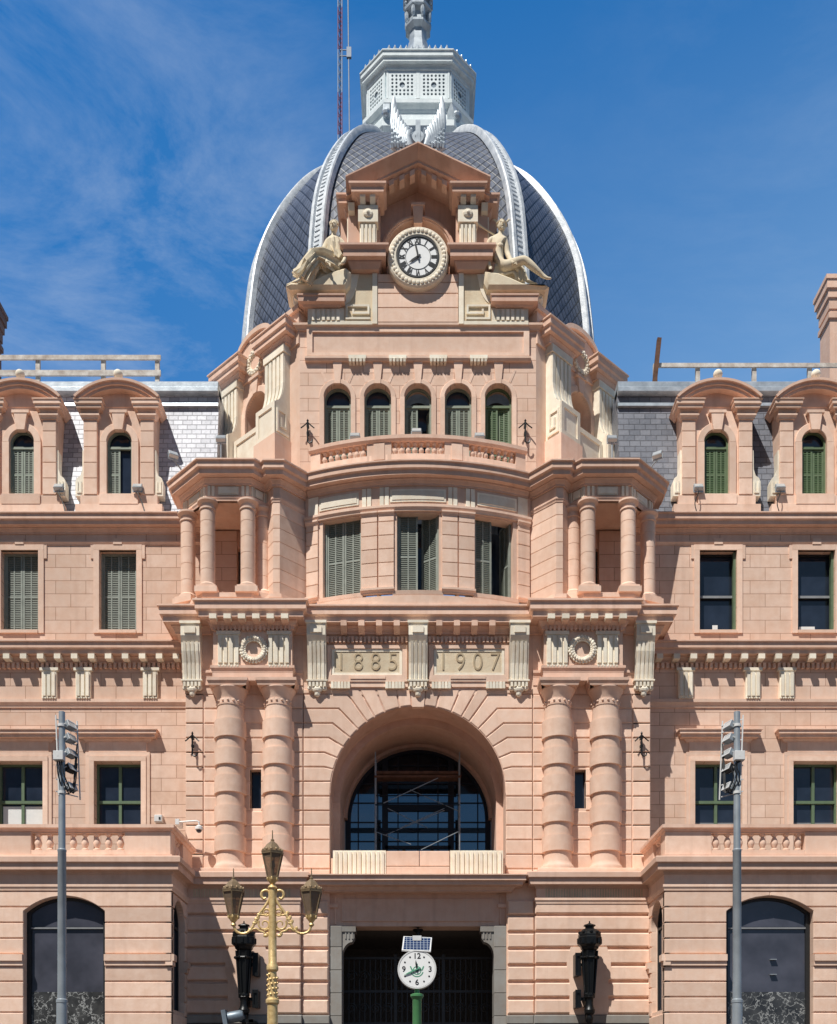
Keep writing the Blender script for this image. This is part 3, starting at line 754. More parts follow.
k = MB(); k.sweep([(-3.6, -.6), (-3.6, -1.15), (3.6, -1.15), (3.6, -.6)], cornice(9.5, 10.06, .62, .7)); part(k, 'portal_cornice', 'trim')
# dark passage with iron gates at its far end
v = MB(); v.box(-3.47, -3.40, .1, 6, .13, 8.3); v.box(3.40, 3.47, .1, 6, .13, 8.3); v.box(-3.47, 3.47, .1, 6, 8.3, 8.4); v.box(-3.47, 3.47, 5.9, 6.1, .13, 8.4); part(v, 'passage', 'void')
g = MB()
for i in range(27): x = -2.9 + i * .223; g.box(x - .02, x + .02, 2.0, 2.05, .2, 7.3)
for z in (.2, 2.2, 4.3, 4.55, 5.9, 7.3): g.box(-3.4, 3.4, 1.98, 2.07, z, z + .1)
for i in range(12):
    cx = -2.8 + i * .51
    for (cz, r) in ((5.25, .22), (6.6, .24), (3.3, .22)):
        g.tube([(cx + r * (1 - t / 26) * math.cos(t * .5), 2.0, cz + r * (1 - t / 26) * math.sin(t * .5)) for t in range(22)], .022, 5)
for x in (-3.4, -1.0, 1.0, 3.3): g.box(x, x + .12, 1.95, 2.1, .13, 7.5)
part(g, 'iron_gate', 'gate')

# ---- entrance arch -------------------------------------------------------
AC, AR, AE, AT = 13.68, 3.5, 4.6, 17.86
zc = [17.64 - .583 * k for k in range(13)]
ang = {0: 54.5, 1: 46.8, 2: 39.2, 3: 31.8, 4: 23.5, 5: 15.6}
for s in (-1, 1):
    st = MB(s); G = .022
    # radial joints as polylines from the intrados outwards
    J = []
    for a in (86.0, 78.0, 67.8, 60.4):
        t = R(a); P0 = (AR * math.cos(t), AC + AR * math.sin(t)); rr = (AT - AC) / math.sin(t); J.append((t, [P0, (rr * math.cos(t), AT)]))
    for k in range(0, 6):
        t = R(ang[k]); rr = max((zc[k] - AC) / math.sin(t), AR + .05)
        P0 = (AR * math.cos(t), AC + AR * math.sin(t)); P1 = (rr * math.cos(t), zc[k]); J.append((t, [P0, P1, (AE, zc[k])]))
    t7 = math.asin(max(0, (zc[6] - AC)) / AR); J.append((t7, [(AR * math.cos(t7), zc[6]), (AE, zc[6])]))
    for (ta, ja), (tb, jb) in zip(J[:-1], J[1:]):
        arc = [(AR * math.cos(ta + (tb - ta) * i / 6), AC + AR * math.sin(ta + (tb - ta) * i / 6)) for i in range(7)]
        top = list(ja)[1:]; bot = list(jb)[1:]
        poly = list(reversed(arc)) + top
        if len(ja) == 2 and len(jb) == 3 : poly += [(AE, AT)]
        poly += list(reversed(bot))
        st.stone(inset(poly, G), 0, .4, .028)
    for a, b in zip(zc[6:-1], zc[7:]): 
        zt_ = a if a > AC else a
        st.stone(inset([(math.sqrt(max(AR ** 2 - max(b - AC, 0) ** 2, 0)), b), (AE, b), (AE, a), (math.sqrt(max(AR ** 2 - max(a - AC, 0) ** 2, 0)), a)], G), 0, .4, .028)
    st.stone(inset([(AR, 10.15), (AE, 10.15), (AE, zc[-1]), (AR, zc[-1])], G), 0, .4, .028)
    part(st, 'arch_stones', 'stone')
    rv = MB(s)   # jambs and stepped soffit
    rv.box(AR + .015, AE - .02, .05, 1.36, 10.1, AC); rv.box(3.23, AE, 1.36, 4.4, 10.1, AC)
    part(rv, 'arch_jamb', 'trim')
so = MB(); so.ring(0, AC, AR + .012, 4.3, .05, 1.36, n=48); so.ring(0, AC, 3.23, 4.5, 1.36, 4.4, n=48); so.ring(0, AC, AR - .0, AR + .3, .03, .3, n=48)
so.ring(0, AC, 3.1, 3.3, 3.6, 4.2, n=48)
part(so, 'arch_soffit', 'red')  # soffit shade put into the colour by the darker stone
bw = MB(); bw.wall(rect(-4.6, 4.6, AC, 18.3), [], .1, .2) if False else None
kb = MB(); kb.wall([(-4.58, AC), (-4.3, AC)] + [(4.3 * math.cos(PI - PI * i / 30), AC + 4.3 * math.sin(PI - PI * i / 30)) for i in range(31)][1:-1] + [(4.3, AC), (4.58, AC), (4.58, 18.2), (-4.58, 18.2)], [], .06, .5)
part(kb, 'arch_backing', 'stone')
# big window
f = MB(); yy = 3.98; r = 3.1
f.ring(0, AC, r - .14, r + .15, yy, yy + .15, n=48); f.box(-r - .1, -r + .14, yy, yy + .15, 10.3, AC); f.box(r - .14, r + .1, yy, yy + .15, 10.3, AC)
def chord(x): return AC + math.sqrt(max(0, (r - .05) ** 2 - x * x))
for x in (-2.63, -1.77, -.88, 0, .88, 1.77, 2.63): f.box(x - .025, x + .025, yy + .02, yy + .1, 10.3, chord(x))
for z in (11.1, 11.93, 12.76, 13.6, 14.45, 15.3, 16.1):
    hw = r - .05 if z < AC else math.sqrt(max(0, (r - .05) ** 2 - (z - AC) ** 2)); f.box(-hw, hw, yy + .025, yy + .09, z - .025, z + .025)
for x in (-1.45, 1.45): f.box(x - .13, x + .13, yy - .04, yy + .14, 10.3, chord(x))
f.box(-1.45, 1.45, yy - .05, yy + .14, 14.08, 14.36); f.box(-1.45, 1.45, yy - .04, yy + .14, 12.42, 12.56)
for x in (-.62, .62): f.box(x - .07, x + .07, yy - .04, yy + .12, 10.3, 12.42)
f.ring(0, 11.65, .30, .35, yy - .02, yy + .08, n=20); f.box(-.35, -.30, yy - .02, yy + .08, 10.3, 11.65); f.box(.30, .35, yy - .02, yy + .08, 10.3, 11.65)
bwn = part(f, 'arched_window', 'steel_dark')
g = MB(); g.prism(arch_poly(0, r, 10.3, AC, n=40), yy + .1, yy + .12); part(g, 'pane', 'glass_blue', parent=bwn)
h = MB(); h.box(-7, 7, 5.2, 6.1, 15.6, 15.9); h.box(-7, 7, 5.0, 5.2, 15.2, 16.8); h.box(-7, 7, 4.6, 5.0, 16.4, 17.8)  # dark slabs added behind the glass to darken the window's upper part
for x in (-3.4, -1.7, 0, 1.7, 3.4): h.box(x - .06, x + .06, 5.3, 6.0, 15.3, 15.6)
h.box(-7, 7, 11, 11.3, 8.4, 11.2); h.box(-7, 7, 10.9, 11.2, 15.0, 15.2)
for x in (-4, -2, 2, 4): h.box(x - .1, x + .1, 10.9, 11.2, 12.0, 15.6)
part(h, 'added_dark_backdrop', 'steel_dark')
# parapet across the arch
p = MB(); p.cbox(-1.25, 1.25, -.5, -.05, 10.06, 10.62, .02); p.cbox(-1.25, .05, -.5, -.05, 10.64, 11.24, .02); p.cbox(.07, 1.25, -.5, -.05, 10.64, 11.24, .02); p.box(-3.45, 3.45, -.3, .2, 10.0, 11.0)
part(p, 'parapet', 'stone')
for s in (-1, 1):
    p = MB(s); p.box(1.27, 3.36, -.5, -.1, 10.06, 11.26)
    for i in range(11): p.box(1.34 + i * .183, 1.34 + i * .183 + .11, -.56, -.45, 10.12, 11.2)
    part(p, 'fluted_panel', 'cream')
    # shelf beneath the columns
    p = MB(s); p.box(4.62, 9.3, -1.5, .2, 10.0, 10.235); p.box(3.6, 4.7, -.9, .2, 10.0, 10.14); part(p, 'base_ledge', 'trim')

# ---- piers with banded columns -------------------------------------------
zr = [17.64 - .583 * k for k in range(14)]; zr = list(reversed(zr))
for s in (-1, 1):
    b = MB(s); b.wall(rect(4.6, 9.3, 10.1, 20.5), [rect(6.28, 6.72, SZ(808, 40), SZ(769, 40))], .06, .6); b.box(8.6, 9.28, .06, 1.6, 10.1, 20.5)
    part(b, 'block_backing', 'stone')
    w = MB(s)
    for a, c in zip(zr[:-1], zr[1:]):
        g = .022
        w.stone(rect(8.6, 9.3, a + g, c - g), 0.0, .3, .028)
        w.stone(rect(4.615, 5.085, a + g, c - g), .0, .3, .028)
        zs0, zs1 = SZ(808, 40), SZ(769, 40)
        if c < zs0 + .05 or a > zs1 - .05: w.stone(rect(5.1, 8.56, a + g, c - g), .02, .3, .028)
        else:
            w.stone(rect(5.1, 6.28, a + g, c - g), .02, .3, .028); w.stone(rect(6.72, 8.56, a + g, c - g), .02, .3, .028)
        w.box(9.18, 9.302, .3, 1.45, a + g, c - g)
    part(w, 'pier_wall', 'stone')
    sl = MB(s); sl.box(6.27, 6.73, .4, .45, SZ(808, 40) - .02, SZ(769, 40) + .02); part(sl, 'slit_window', 'glass')
    pd = MB(s); pd.cbox(4.7, 9.2, -.85, .1, 10.235, 10.5, .02); part(pd, 'column_plinth', 'stone')
    cy = -.1
    for px in (228.5, 277):
        cx = -SX(px, 39.5); prof = [(.0, 10.5), (.68, 10.5), (.68, 10.62), (.64, 10.7), (.6, 10.74), (.56, 10.86)]
        zb_ = [SZ(y, 39.2) for y in (849, 833.5, 820, 803.5, 790, 773, 762, 745.6, 734, 716.5)]
        for i in range(0, 10, 2):
            prof += [(.558, zb_[i]), (.634, zb_[i]), (.634, zb_[i + 1]), (.558, zb_[i + 1])]
        prof += [(.525, 16.95), (.525, 17.0), (.55, 17.02), (.55, 17.06)]
        c = MB(s); c.lathe(prof, cx, cy, 28); co = part(c, 'column', 'stone', True)
        cap = MB(s); cap.lathe([(.0, 17.06), (.52, 17.06), (.52, 17.28), (.54, 17.32), (.56, 17.42), (.66, 17.6), (.70, 17.66), (.70, 17.7), (.0, 17.7)], cx, cy, 28); part(cap, 'capital', 'stone', True, parent=co)
        rg = MB(s)
        for i in range(16):
            a = 2 * PI * i / 16; rg.ball((cx + .545 * math.cos(a), cy + .545 * math.sin(a), 17.17), (.05, .05, .045), 8, 5)
        rg.lathe([(.0, 17.08), (.535, 17.08), (.535, 17.26), (.0, 17.26)], cx, cy, 28); part(rg, 'bead_band', 'stone', True, parent=co)
        ab = MB(s); ab.sweep([(cx - .7, cy + .7), (cx - .7, cy - .62), (cx + .7, cy - .62), (cx + .7, cy + .7)], mould(17.7, 17.98, .1, 1.2)); part(ab, 'abacus', 'trim', parent=co)
    # entablature block above the columns
    e = MB(s); pth = [(-9.32, 1.2), (-9.32, 0), (-8.1, 0), (-8.1, -.45), (-4.98, -.45), (-4.98, 0.02), (-4.6, .02)]
    e.box(4.98, 8.1, -.45, .2, 17.98, 20.6); e.box(4.6, 9.32, 0.02, 1.3, 17.66, 20.6); part(e, 'entablature', 'stone')
    k = MB(-s); k.sweep(pth, band(17.985, 18.3, .03)); k.sweep(pth, mould(18.3, 18.56, .10)); part(k, 'architrave', 'trim')
    F = -.45
    for c in (-SX(226, 39), -SX(277, 39)):
        tg = MB(s); tg.box(c - .42, c + .42, F - .06, F + .1, 18.57, 19.86); tg.box(c - .47, c + .47, F - .1, F + .1, 19.78, 19.92)
        for j in range(4): x = c - .33 + j * .22; tg.prism(rect(x - .07, x + .07, 18.66, 19.72), F - .115, F - .05)
        for j in range(7): tg.box(c - .40 + j * .12, c - .33 + j * .12, F - .11, F - .02, 18.5, 18.57)
        part(tg, 'triglyph', 'cream')
    cx = -SX(251.5, 39); wr = MB(s)
    for i in range(26):
        a = 2 * PI * i / 26
        for q in range(3):
            rr = .44 + (q - 1) * .075; wr.ball((cx + rr * math.cos(a + q * .08), F - .07 - (.05 if q == 1 else 0), 19.2 + rr * math.sin(a + q * .08)), (.065, .05, .065), 7, 5)
    part(wr, 'wreath', 'cream', True)
    # dentils and modillions
    d = MB(s)
    x = 5.02
    while x < 8.1: d.box(x, x + .09, F - .13, F, 19.93, 20.13); x += .165
    for i in range(6): x = 5.1 + i * .56; d.box(x, x + .25, F - .5, F, 20.16, 20.32)
    x = -.9
    for i in range(5): d.box(8.1, 8.23, F + .1 + i * .165, F + .19 + i * .165, 19.93, 20.13)
    part(d, 'dentil_course', 'cream' if False else 'trim')
    m = MB(s)
    for i in range(6): x = 5.06 + i * .56; m.box(x, x + .28, F - .6, F - .3, 20.18, 20.36)
    part(m, 'modillion', 'cream', label='row of cream blocks under the main cornice')

def console(mb, xc, w, zt, zb, y, out):
    """tall S bracket: fluted shaft below a boxed head, tapering to a drop"""
    h = zt - zb
    prof = [(y + .1, zb + .12 * h), (y - .16, zb + .12 * h), (y - .2, zb + .2 * h), (y - .22, zb + .3 * h), (y - .28, zb + .45 * h), (y - .4, zb + .6 * h), (y - out * .8, zb + .72 * h), (y - out, zb + .80 * h), (y - out, zt), (y + .1, zt)]
    mb.prism_x(prof, xc - w / 2, xc + w / 2)
    mb.box(xc - w / 2 - .04, xc + w / 2 + .04, y - out - .05, y, zt - .1, zt + .002)
    mb.box(xc - w * .3, xc + w * .3, y - out - .05, y - out + .1, zb + .83 * h, zb + .92 * h)
    for i in (-1.5, -.5, .5, 1.5):
        x = xc + i * w * .22
        p2 = [(a - .035, b) for a, b in prof[2:7]]; mb.prism_x(p2 + [(a + .06, b) for a, b in reversed(prof[2:7])], x - w * .07, x + w * .07)
    for i in range(5): mb.box(xc - w * .45 + i * w * .2, xc - w * .45 + i * w * .2 + w * .12, y - .24, y, zb + .13 * h, zb + .20 * h)
    mb.box(xc - w / 2 - .05, xc + w / 2 + .05, y - .26, y + .1, zb + .205 * h, zb + .225 * h)
    mb.ball((xc, y - .12, zb + .10 * h), (w * .3, .13, h * .05), 10, 6); mb.ball((xc, y - .1, zb + .045 * h), (w * .17, .1, h * .05), 8, 6)
    for e in (-1, 1): mb.ball((xc + e * w * .38, y - .1, zb + .12 * h), (w * .16, .1, h * .04), 8, 6)

for x, y in ((-9.0, 0), (-4.02, .02), (0, .02), (4.02, .02), (9.0, 0)):
    c = MB(); console(c, x, .74, 20.3, 17.5, y, .62 if abs(x) < 5 else .55); part(c, 'console', 'cream')
# tablets and years
for s, txt in ((-1, '1885'), (1, '1907')):
    p = MB(s); p.wall(rect(.44, 3.62, 18.1, 19.55), [rect(.62, 3.46, 18.36, 19.42)], -.10, .1); p.box(.44, 3.62, .018, .1, 17.62, 20.58)
    p.box(.4, 3.65, -.06, .1, 17.9, 18.1); p.box(1.3, 2.7, -.13, .1, 18.2, 18.32)
    part(p, 'tablet_frame', 'stone')
    t = MB(s); t.box(.63, 3.45, -.035, .05, 18.37, 19.41); tb = part(t, 'tablet', 'cream_rough')
    for e in (-1, 1):
        t = MB(s); t.wall(rect(.63, 3.45, 18.37, 19.41), [rect(.74, 3.34, 18.47, 19.31)], -.06, .0) if e < 0 else None
        if e < 0: part(t, 'border', 'cream', parent=tb)
    n = MB(); add_text(n, ' '.join(txt), 1.02, s * 2.04, -.05, 18.88, 0, .015, -.012, .87); part(n, 'numerals', 'carved', parent=tb)
    g = MB(s)
    for x in (.55, 2.72):
        for i in range(6): g.prism([(x + i * .13, 18.08), (x + i * .13 + .1, 18.08), (x + i * .13 + .11, 17.82), (x + i * .13 - .01, 17.82)], -.14, -.02)
    part(g, 'guttae', 'cream')
    d = MB(s); x = .42
    while x < 3.62: d.box(x, x + .09, -.14, .1, 19.66, 19.88); x += .165
    for i in range(4):
        x = .72 + i * .7; d.prism_x([(.05, 19.95), (-.12, 19.95), (-.5, 20.15), (-.5, 20.36), (.05, 20.36)], x, x + .24)
    part(d, 'dentil_course', 'trim')
fw_ = MB(); fw_.box(-4.6, 4.6, .035, .5, 17.86, 20.6); part(fw_, 'frieze_wall', 'stone')
fw_ = MB(); fw_.prism([(-.235, 17.12), (.235, 17.12), (.33, 18.3), (-.33, 18.3)], -.03, .2); part(fw_, 'keystone', 'stone')
# main cornice, one run with all its breaks
half = [(-9.62, 1.5), (-9.62, -.02), (-8.12, -.02), (-8.12, -.46), (-4.95, -.46), (-4.95, 0)]
mpath = half + [(-x, y) for x, y in reversed(half)]
# depth of the pier cornice edge is about 0.65 m beyond the frieze
k = MB(); k.sweep(mpath, cornice(20.0, 20.92, .66, .3)); part(k, 'main_cornice', 'trim')
k = MB(); k.prism_z([(x, y + .05) for x, y in mpath], 20.6, 20.9); part(k, 'cornice_top', 'trim')

# ---- corner loggias (octagonal bays with columns) and the piers beside them ----
ZC0, ZC1 = 25.62, 26.34
CPATH = [(-9.53, 1.45), (-9.53, .61), (-8.36, -.56), (-6.6, -.56), (-6.05, -.02), (-5.72, -.5), (-5.46, -.5), (-4.56, .42)]
def bow(x0, x1, n=14, R0=11.7, yc=11.15):
    a0, a1 = math.asin(x0 / R0), math.asin(x1 / R0)
    return [(R0 * math.sin(a0 + (a1 - a0) * i / n), yc - R0 * math.cos(a0 + (a1 - a0) * i / n)) for i in range(n + 1)]
def bowf(x, out=0., R0=11.7, yc=11.15):
    a = math.asin(x / R0); return T(R0 * math.sin(a), yc - R0 * math.cos(a), 0, a) @ Matrix.Translation((0, -out, 0))
for s in (-1, 1):
    ss = -s   # paths below are drawn for the left side
    # plinth, floor and back wall
    k = MB(ss); k.prism_z(CPATH, 20.86, 21.1); k.sweep(CPATH, mould(20.9, 21.3, .22, .3)); part(k, 'loggia_plinth', 'stone')
    oct_ = CPATH[:5]
    cols = [(-9.28, .36), (-8.31, -.46), (-6.72, -.46), (-6.22, .1)]
    k = MB(ss)
    for (x, y), rz in zip(cols, (-PI / 4, 0, 0, PI / 4)):
        for (r0, za, zb) in ((.44, 21.3, 21.52), (.38, 21.52, 21.6)):
            q = [(x + r0 * 1.414 * math.cos(rz / 2 + PI / 4 + i * PI / 2), y + r0 * 1.414 * math.sin(rz / 2 + PI / 4 + i * PI / 2)) for i in range(4)]; k.prism_z(q, za, zb)
    k.sweep([(p[0] * .985 - .12, p[1] * 1 + .12) for p in oct_], mould(21.1, 21.46, .06, .2))
    part(k, 'pedestal', 'stone')
    bw = MB(ss)
    bw.wall(rect(-9.4, -5.9, 20.9, 26.2), [rect(-8.3, -7.2, 21.3, 24.3)], 1.55, 1.9); bw.box(-6.1, -5.7, .1, 1.6, 20.9, 26.2)
    part(bw, 'loggia_back_wall', 'trim')
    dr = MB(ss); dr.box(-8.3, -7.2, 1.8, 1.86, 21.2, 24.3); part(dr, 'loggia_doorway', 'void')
    for (x, y) in cols[:3] + cols[3:]:
        zs = [21.6, 22.3, 22.95, 23.6, 24.2, 24.62]; prof = [(.0, 21.6), (.37, 21.6), (.37, 21.68), (.31, 21.74)]
        for a, b in zip(zs[:-1], zs[1:]):
            prof += [(.292, max(a, 21.76)), (.292, b - .03), (.278, b - .015)]
        prof += [(.28, 24.64), (.33, 24.66), (.33, 24.72), (.285, 24.74)]
        c = MB(ss); c.lathe(prof, x, y, 20); co = part(c, 'loggia_column', 'stone', True)
        cap = MB(ss); cap.lathe([(.0, 24.74), (.285, 24.74), (.29, 24.86), (.37, 24.93), (.41, 24.95), (.41, 25.02), (.0, 25.02)], x, y, 20); part(cap, 'capital', 'stone', True, parent=co)
    # pier with courses beside the bow
    pw = MB(ss); zl = [21.3 + .535 * i for i in range(9)]
    for a, b in zip(zl[:-1], zl[1:]):
        pw.sweep([(-6.1, .2), (-6.03, -.0), (-5.72, -.5), (-5.46, -.5), (-4.52, .46), (-4.5, 1.2)], [(-.3, a), (-.03, a), (0, a + .03), (0, b - .005), (-.03, b), (-.3, b)])
    part(pw, 'pier_wall', 'stone')
    # frieze, panels and canopy
    k = MB(ss); k.prism_z([(x * 1.0, y + .02) for x, y in CPATH] + [(-4.5, 1.4)], 25.02, 26.2); part(k, 'loggia_frieze', 'stone')
    k = MB(ss); k.sweep(CPATH, mould(25.02, 25.2, .06)); part(k, 'architrave', 'trim')
    pn = MB(ss)
    def on_edge(a, b, t0, t1, z0, z1, out):
        a, b = Vector(a), Vector(b); p, q = a.lerp(b, t0), a.lerp(b, t1); pn.sweep([tuple(p), tuple(q)], band(z0, z1, out))
    for a, b in ((CPATH[1], CPATH[2]), (CPATH[2], CPATH[3]), (CPATH[3], CPATH[4])):
        L = (Vector(b) - Vector(a)).length
        w = .14 / L * 1.2
        on_edge(a, b, .27, .73, 25.26, 25.58, .03); on_edge(a, b, .30, .70, 25.31, 25.53, .05)
        for t in (.04, .13, .80, .90): on_edge(a, b, t, t + .06, 25.2, 25.6, .05)
    part(pn, 'frieze_panel', 'cream')
    k = MB(ss); k.sweep(CPATH, cornice(ZC0, ZC1, .62, .3)); k.prism_z([(x, y + .03) for x, y in CPATH] + [(-4.5, 3.0), (-9.5, 3.0)], 26.0, 26.32); part(k, 'canopy', 'trim', label='projecting stone canopy over the corner loggia')

# ---- bowed second floor ---------------------------------------------------
k = MB(); k.prism_z(bow(-4.55, 4.55, 24) + [(4.55, 1.2), (-4.55, 1.2)], 20.86, 21.2); k.sweep(bow(-4.55, 4.55, 28), band(20.9, 21.3, .06)); part(k, 'bow_plinth', 'stone')
pil = [(-4.5, -4.02), (-2.24, -1.62), (-1.56, -.96), (.96, 1.56), (1.62, 2.24), (4.02, 4.5)]
zl = [21.5, 22.1, 22.64, 23.18, 23.72, 24.26, 24.58]
for a, b in pil:
    p = MB()
    for z0, z1 in zip(zl[:-1], zl[1:]): p.sweep(bow(a, b, 4), [(-.3, z0 + .008), (.0, z0 + .008), (.02, z0 + .025), (.02, z1 - .025), (0, z1 - .008), (-.3, z1 - .008)])
    p.sweep(bow(a - .03, b + .03, 4), mould(21.42, 21.62, .12)); p.sweep(bow(a - .02, b + .02, 4), mould(24.5, 24.66, .1))
    part(p, 'pilaster', 'stone')
k = MB()
for a, b in ((-4.05, -2.2), (-1.0, 1.0), (2.2, 4.05)):
    k.sweep(bow(a, b, 8), [(-.55, 21.2), (-.02, 21.2), (.03, 21.36), (.05, 21.5), (-.55, 21.56)])
    k.sweep(bow(a, b, 8), [(-.55, 24.6), (-.06, 24.6), (-.06, 24.8), (-.55, 24.8)])
for a, b in ((-4.06, -3.84), (-2.28, -2.18), (-.98, -.84), (.84, .98), (2.18, 2.28), (3.84, 4.06), (-1.64, -1.54), (1.54, 1.64)): k.sweep(bow(a, b, 3), band(21.3, 24.7, -.06, .5))
k.sweep(bow(-4.55, 4.55, 28), mould(24.64, 24.86, .1, .5)); k.sweep(bow(-4.55, 4.55, 28), band(24.86, 25.7, .0, .5))
part(k, 'bow_wall', 'stone')
k = MB()
for c in (-4.2, -2.05, -1.35, 1.35, 2.05, 4.2):
    for e in ((-.16, .0), (.04, .2)) if abs(c) < 4 else ((-.2, .2),):
        k.sweep(bow(c + e[0], c + e[1], 2), band(24.88, 25.6, .045))
for a, b in ((-3.95, -2.35), (-1.1, 1.1), (2.35, 3.95)):
    k.sweep(bow(a, b, 8), band(25.0, 25.5, .03)); k.sweep(bow(a + .08, b - .08, 8), band(25.08, 25.42, .05))
part(k, 'frieze_panel', 'cream')
k = MB(); k.sweep(bow(-4.42, 4.42, 30), cornice(ZC0 + .003, ZC1 + .003, .56, .3)); k.prism_z(bow(-4.5, 4.5, 24) + [(4.5, 1.3), (-4.5, 1.3)], 25.9, 26.3); part(k, 'bow_cornice', 'trim')
shutter_window(bowf(-3.04, -.30), .80, 21.5, 24.74, mat='shutter_grey')
shutter_window(bowf(0, -.30), .84, 21.5, 24.74, mat='shutter_grey', open_r=-.6, deep=.9)
shutter_window(bowf(3.04, -.30), .80, 21.5, 24.74, mat='shutter_grey', open_r=-1.35, deep=.9)
# balcony balustrade on the bow
bb = MB()
bb.sweep(bow(-4.3, 4.3, 28), [(-.35, 26.3), (.1, 26.3), (.1, 26.45), (.02, 26.6), (.02, 26.9), (-.3, 26.9)])
for a, b in ((-4.32, -3.92), (-2.02, -1.05), (1.05, 2.02), (3.92, 4.32)): bb.sweep(bow(a, b, 4), band(26.5, 27.42, .02, .3))
for a, b in ((-1.75, -1.32), (1.32, 1.75)): bb.sweep(bow(a, b, 3), band(26.7, 27.34, .05, .3))
bal = part(bb, 'balcony_balustrade', 'stone')
cp = MB(); cp.sweep(bow(-4.36, 4.36, 28), [(-.36, 27.38), (.05, 27.38), (.12, 27.46), (.12, 27.6), (-.38, 27.61)]); part(cp, 'coping', 'trim', parent=bal)
prof = [(.1, 26.88), (.1, 26.93), (.06, 26.96), (.105, 27.04), (.11, 27.1), (.07, 27.2), (.05, 27.26), (.1, 27.33), (.1, 27.4)]
m = MB(); m.lathe(prof, 0, 0, 10); b0 = part(m, 'baluster', 'stone', True, parent=bal)
pos = [-.91 + .26 * i for i in range(8)] + [e * (2.19 + .265 * i) for i in range(7) for e in (-1, 1)]
for i, x in enumerate(pos):
    P = bowf(x, -.12).translation; (b0 if i == 0 else copy_obj(b0, bal)).location = (P.x, P.y, 0)

# ---- attic with five arched windows --------------------------------------
AY = 1.0; acs = [-3.3, -1.65, 0, 1.65, 3.3]
w = MB(); w.wall(rect(-4.84, 4.84, 26.0, 33.1), [arch_poly(c, .55, 26.35, 30.2) for c in acs], AY, AY + .6)
part(w, 'attic_wall', 'ashlar_small')
w = MB()
for i, c in enumerate(acs):
    w.ring(c, 30.2, .552, .74, AY - .05, AY + .05, n=24, c=.02)
    for e in (-1, 1): w.box(c + e * .646 - .094, c + e * .646 + .094, AY - .05, AY + .05, 26.3, 30.2)
    w.prism([(c - .11, 30.74), (c + .11, 30.74), (c + .19, 31.62), (c - .19, 31.62)], AY - .07, AY + .05)
    for e in (-1, 1):
        w.prism([(c + e * .42, 30.85), (c + e * .5, 30.78), (c + e * .72, 31.3), (c + e * .64, 31.33)], AY - .015, AY + .05)
part(w, 'arch_surround', 'stone')
for i, c in enumerate(acs):
    shutter_window(T(c, AY + .28, 0), .55, 26.35, 30.2, True, 'shutter_green' if i in (4,) else 'shutter', fan=.2, open_r=-1.3 if i == 2 else (-.2 if i == 4 else 0), deep=.7 if i in (2, 4) else 0)
w = MB(); w.sweep([(-4.62, AY), (4.62, AY)], [(-.1, 31.62), (.12, 31.62), (.17, 31.7), (.17, 31.78), (.1, 31.82), (-.1, 31.82)])
w.wall(rect(-4.55, 4.55, 31.82, 32.98), [rect(-4.32, 4.32, 31.95, 32.8)], AY - .13, AY + .05); w.box(-4.4, 4.4, AY - .05, AY + .05, 31.9, 32.9)
w.sweep([(-4.9, AY + .05), (-4.9, AY), (4.9, AY), (4.9, AY + .05)], mould(32.9, 33.12, .2)); part(w, 'attic_panel', 'stone')
w = MB()
for c in (-2.48, -.83, .83, 2.48):
    w.box(c - .36, c + .36, AY - .22, AY + .02, 31.653, 31.79)
    for i in range(5): w.prism_x([(AY + .02, 31.5), (AY - .22, 31.52), (AY - .24, 31.65), (AY + .02, 31.65)], c - .34 + i * .142, c - .34 + i * .142 + .1)
part(w, 'guttae', 'cream')

